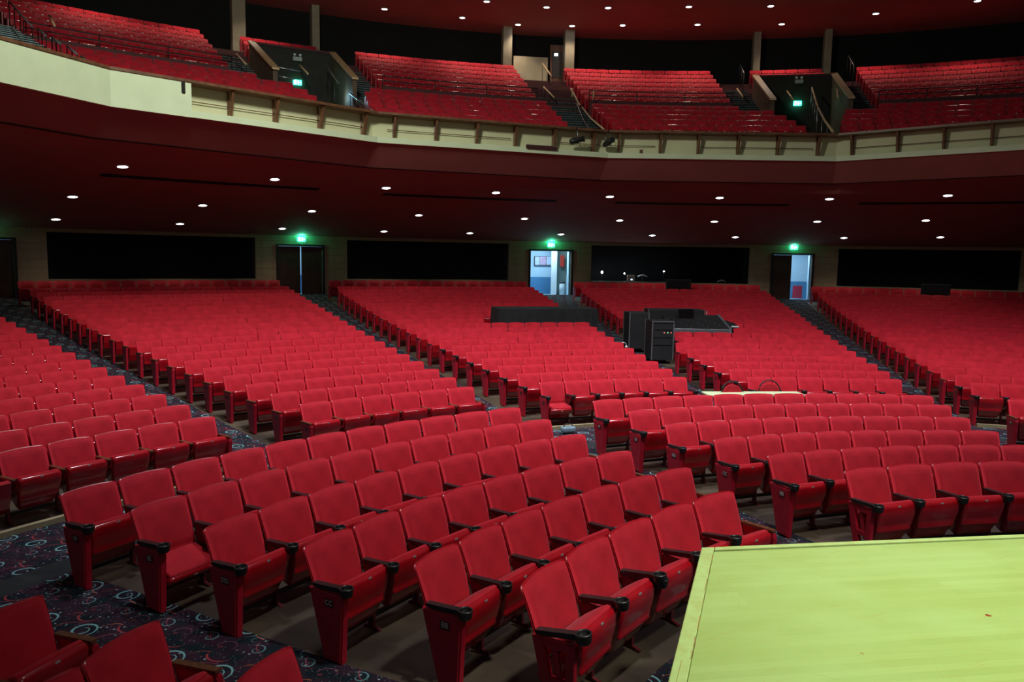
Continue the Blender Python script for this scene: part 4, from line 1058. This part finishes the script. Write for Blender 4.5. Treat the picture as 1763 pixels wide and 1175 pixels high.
# table and two banquet chairs in the cross aisle
a, b = atz(1219, 681, .60), atz(1388, 681, .60); mid = (a + b) / 2
zfl = zfloor(12.9); tb = thing('folding_table', 'pale folding table standing in the cross aisle', 'table', (mid.x, mid.y + .18, zfl), math.atan2(b.y - a.y, b.x - a.x)); w_ = (b - a).length
tz = .60 - zfl
mb = MB(); mb.box((0, 0, tz - .015), (w_, .46, .03)); bevel(obj('tabletop', mb, M_tableply, tb), .006)
for sx in (-1, 1):
    for sy in (-1, 1): mb = MB(); mb.tube([(sx * (w_ / 2 - .12), sy * .17, 0), (sx * (w_ / 2 - .12), sy * .17, tz - .03)], .015, 8); obj('leg', mb, M_greysteel, tb)
def banquet(P, rz, lab):
    z0 = zfloor(13.4); top = P.z - z0
    t = thing('banquet_chair', lab, 'chair', (P.x, P.y, z0), rz, 'banquet chairs behind the pale table'); s_ = top / .92
    mb = MB()
    ar = [(-.20, .0, .44), (-.21, .02, .66)] + [(.21 * -cos(a), .03 + .04 * sin(a), .70 + .22 * sin(a)) for a in [pi * i / 12 for i in range(13)]] + [(.21, .02, .66), (.20, .0, .44)]
    mb.tube([Vector(p) * s_ for p in ar], .013, 8); obj('back_frame', mb, M_dark, t)
    mb = MB(); n = 14; vs = []
    for yy in (-.02, .03):
        for i in range(n + 1):
            a = pi * i / n; vs.append((-.185 * cos(a), .04 + yy, .70 + .165 * sin(a)))
        vs += [(.17, yy, .50), (-.17, yy, .50)]
    m_ = n + 3
    mb.add([Vector(v_) * s_ for v_ in vs], [tuple(range(m_)), tuple(reversed(range(m_, 2 * m_)))] + [(k, m_ + k, m_ + (k + 1) % m_, (k + 1) % m_) for k in range(m_)]); bevel(obj('back_pad', mb, M_fab, t), .012)
    mb = MB(); mb.box((0, -.22 * s_, .44 * s_), (.42 * s_, .42 * s_, .06)); bevel(obj('seat', mb, M_fab, t), .02, 3)
    for sx in (-1, 1):
        for y0, y1 in ((-.40, -.42), (-.02, .04)): mb = MB(); mb.tube([Vector((sx * .19, y0, .42)) * s_, Vector((sx * .2, y1, 0))], .012, 8); obj('leg', mb, M_dark, t)
banquet(atz(1263, 658, .80), .16, 'round-backed red chair, the one nearer the covered table'); banquet(atz(1327, 656, .80), .10, 'round-backed red chair behind the middle of the pale table')
# small case on the floor at the end of the first rear row
P = atz(978, 744, zfloor(12.9)); pc_ = thing('camera_bag', 'small grey-blue bag lying on the cross-aisle floor', 'bag', tuple(P), .4)
mb = MB(); mb.box((0, 0, .05), (.26, .16, .10)); bevel(obj('bag_body', mb, vary('grey_blue_cloth', (.16, .26, .32), (.24, .36, .42), 14, .7, 0), pc_), .03, 3)
mb = MB(); mb.tube([(-.1, 0, .09), (-.06, 0, .15), (.06, 0, .15), (.1, 0, .09)], .01, 6); obj('bag_handle', mb, M_dark, pc_)

# things glowing in the control booth opening
M_bulb = mat('booth_bulb', (1, 1, 1), .3, emit=(.75, .85, 1), es=60)
for (u, v, r_, lab) in ((1036.5, 469, .055, 'bright bare work lamp in the control booth opening'), (1075, 471, .03, 'small dim work lamp in the control booth opening'), (1143, 467.5, .03, 'small work lamp with oval reflection in the booth opening')):
    P = atR(u, v, 37.2); t = thing('booth_lamp', lab, 'lamp', (P.x, P.y, 1.95), 0, 'lamps in the control booth')
    mb = MB(); mb.lathe([(r_ * sin(pi * i / 8), -r_ * cos(pi * i / 8)) for i in range(9)], (0, 0, P.z - 1.95), 12); obj('bulb', mb, M_bulb, t)
    mb = MB(); mb.tube([(0, .02, 0), (0, .02, P.z - 1.95 - r_)], .012, 6); obj('lamp_stand', mb, M_dark, t)
mb = MB(); mb.arc(36.4, 37.6, -.068, .138, (1.86, 1.86), (1.95, 1.95), 8); bd = obj('booth_counter', mb, M_case, label='dark counter inside the control booth opening', category='counter')
P = atR(1086, 481, 36.9); cb = thing('booth_computer', 'small cream computer on the booth counter', 'computer', (P.x, P.y, 1.95), 0)
mb = MB(); mb.box((0, 0, .16), (.36, .3, .30)); bevel(obj('case', mb, vary('cream_plastic', (.5, .45, .33), (.6, .54, .4), 9, .5, 0), cb), .02); mb = MB(); mb.box((.02, -.152, .10), (.10, .006, .07)); obj('lit_window', mb, mat('lit_small', (.6, .7, .9), .3, emit=(.6, .75, 1), es=1.5), cb)
def curved_lamp(u, v, R, w_, lab):
    P = atR(u, v, R); t = thing('desk_lamp', lab, 'desk lamp', (P.x, P.y, 1.95 if R > 36 else P.z), 0, 'white curved desk lamps'); z0 = P.z - (1.95 if R > 36 else P.z)
    mb = MB(); mb.tube([(w_ * (i / 10 - .5), 0, z0 + .09 * sin(pi * i / 10)) for i in range(11)], .03, 8); obj('lamp_shade', mb, vary('white_lamp', (.7, .74, .72), (.8, .84, .82), 9, .4, 0), t)
    mb = MB(); mb.tube([(0, .03, 0 if R > 36 else -.5), (0, .03, z0 + .05)], .012, 6); obj('lamp_arm', mb, M_greysteel, t)
curved_lamp(1106, 477, 37.0, .48, 'white curved desk lamp on the booth counter'); curved_lamp(1242, 486, 36.8, .42, 'low white curved desk lamp at the far end of the booth')
l = bpy.data.lights.new('booth_lamp_light', 'POINT'); l.energy = 5; l.color = (.8, .9, 1); l.shadow_soft_size = .05
o = bpy.data.objects.new('booth_lamp_light', l); COL.objects.link(o); P = atR(1095, 465, 36.9); o.location = P
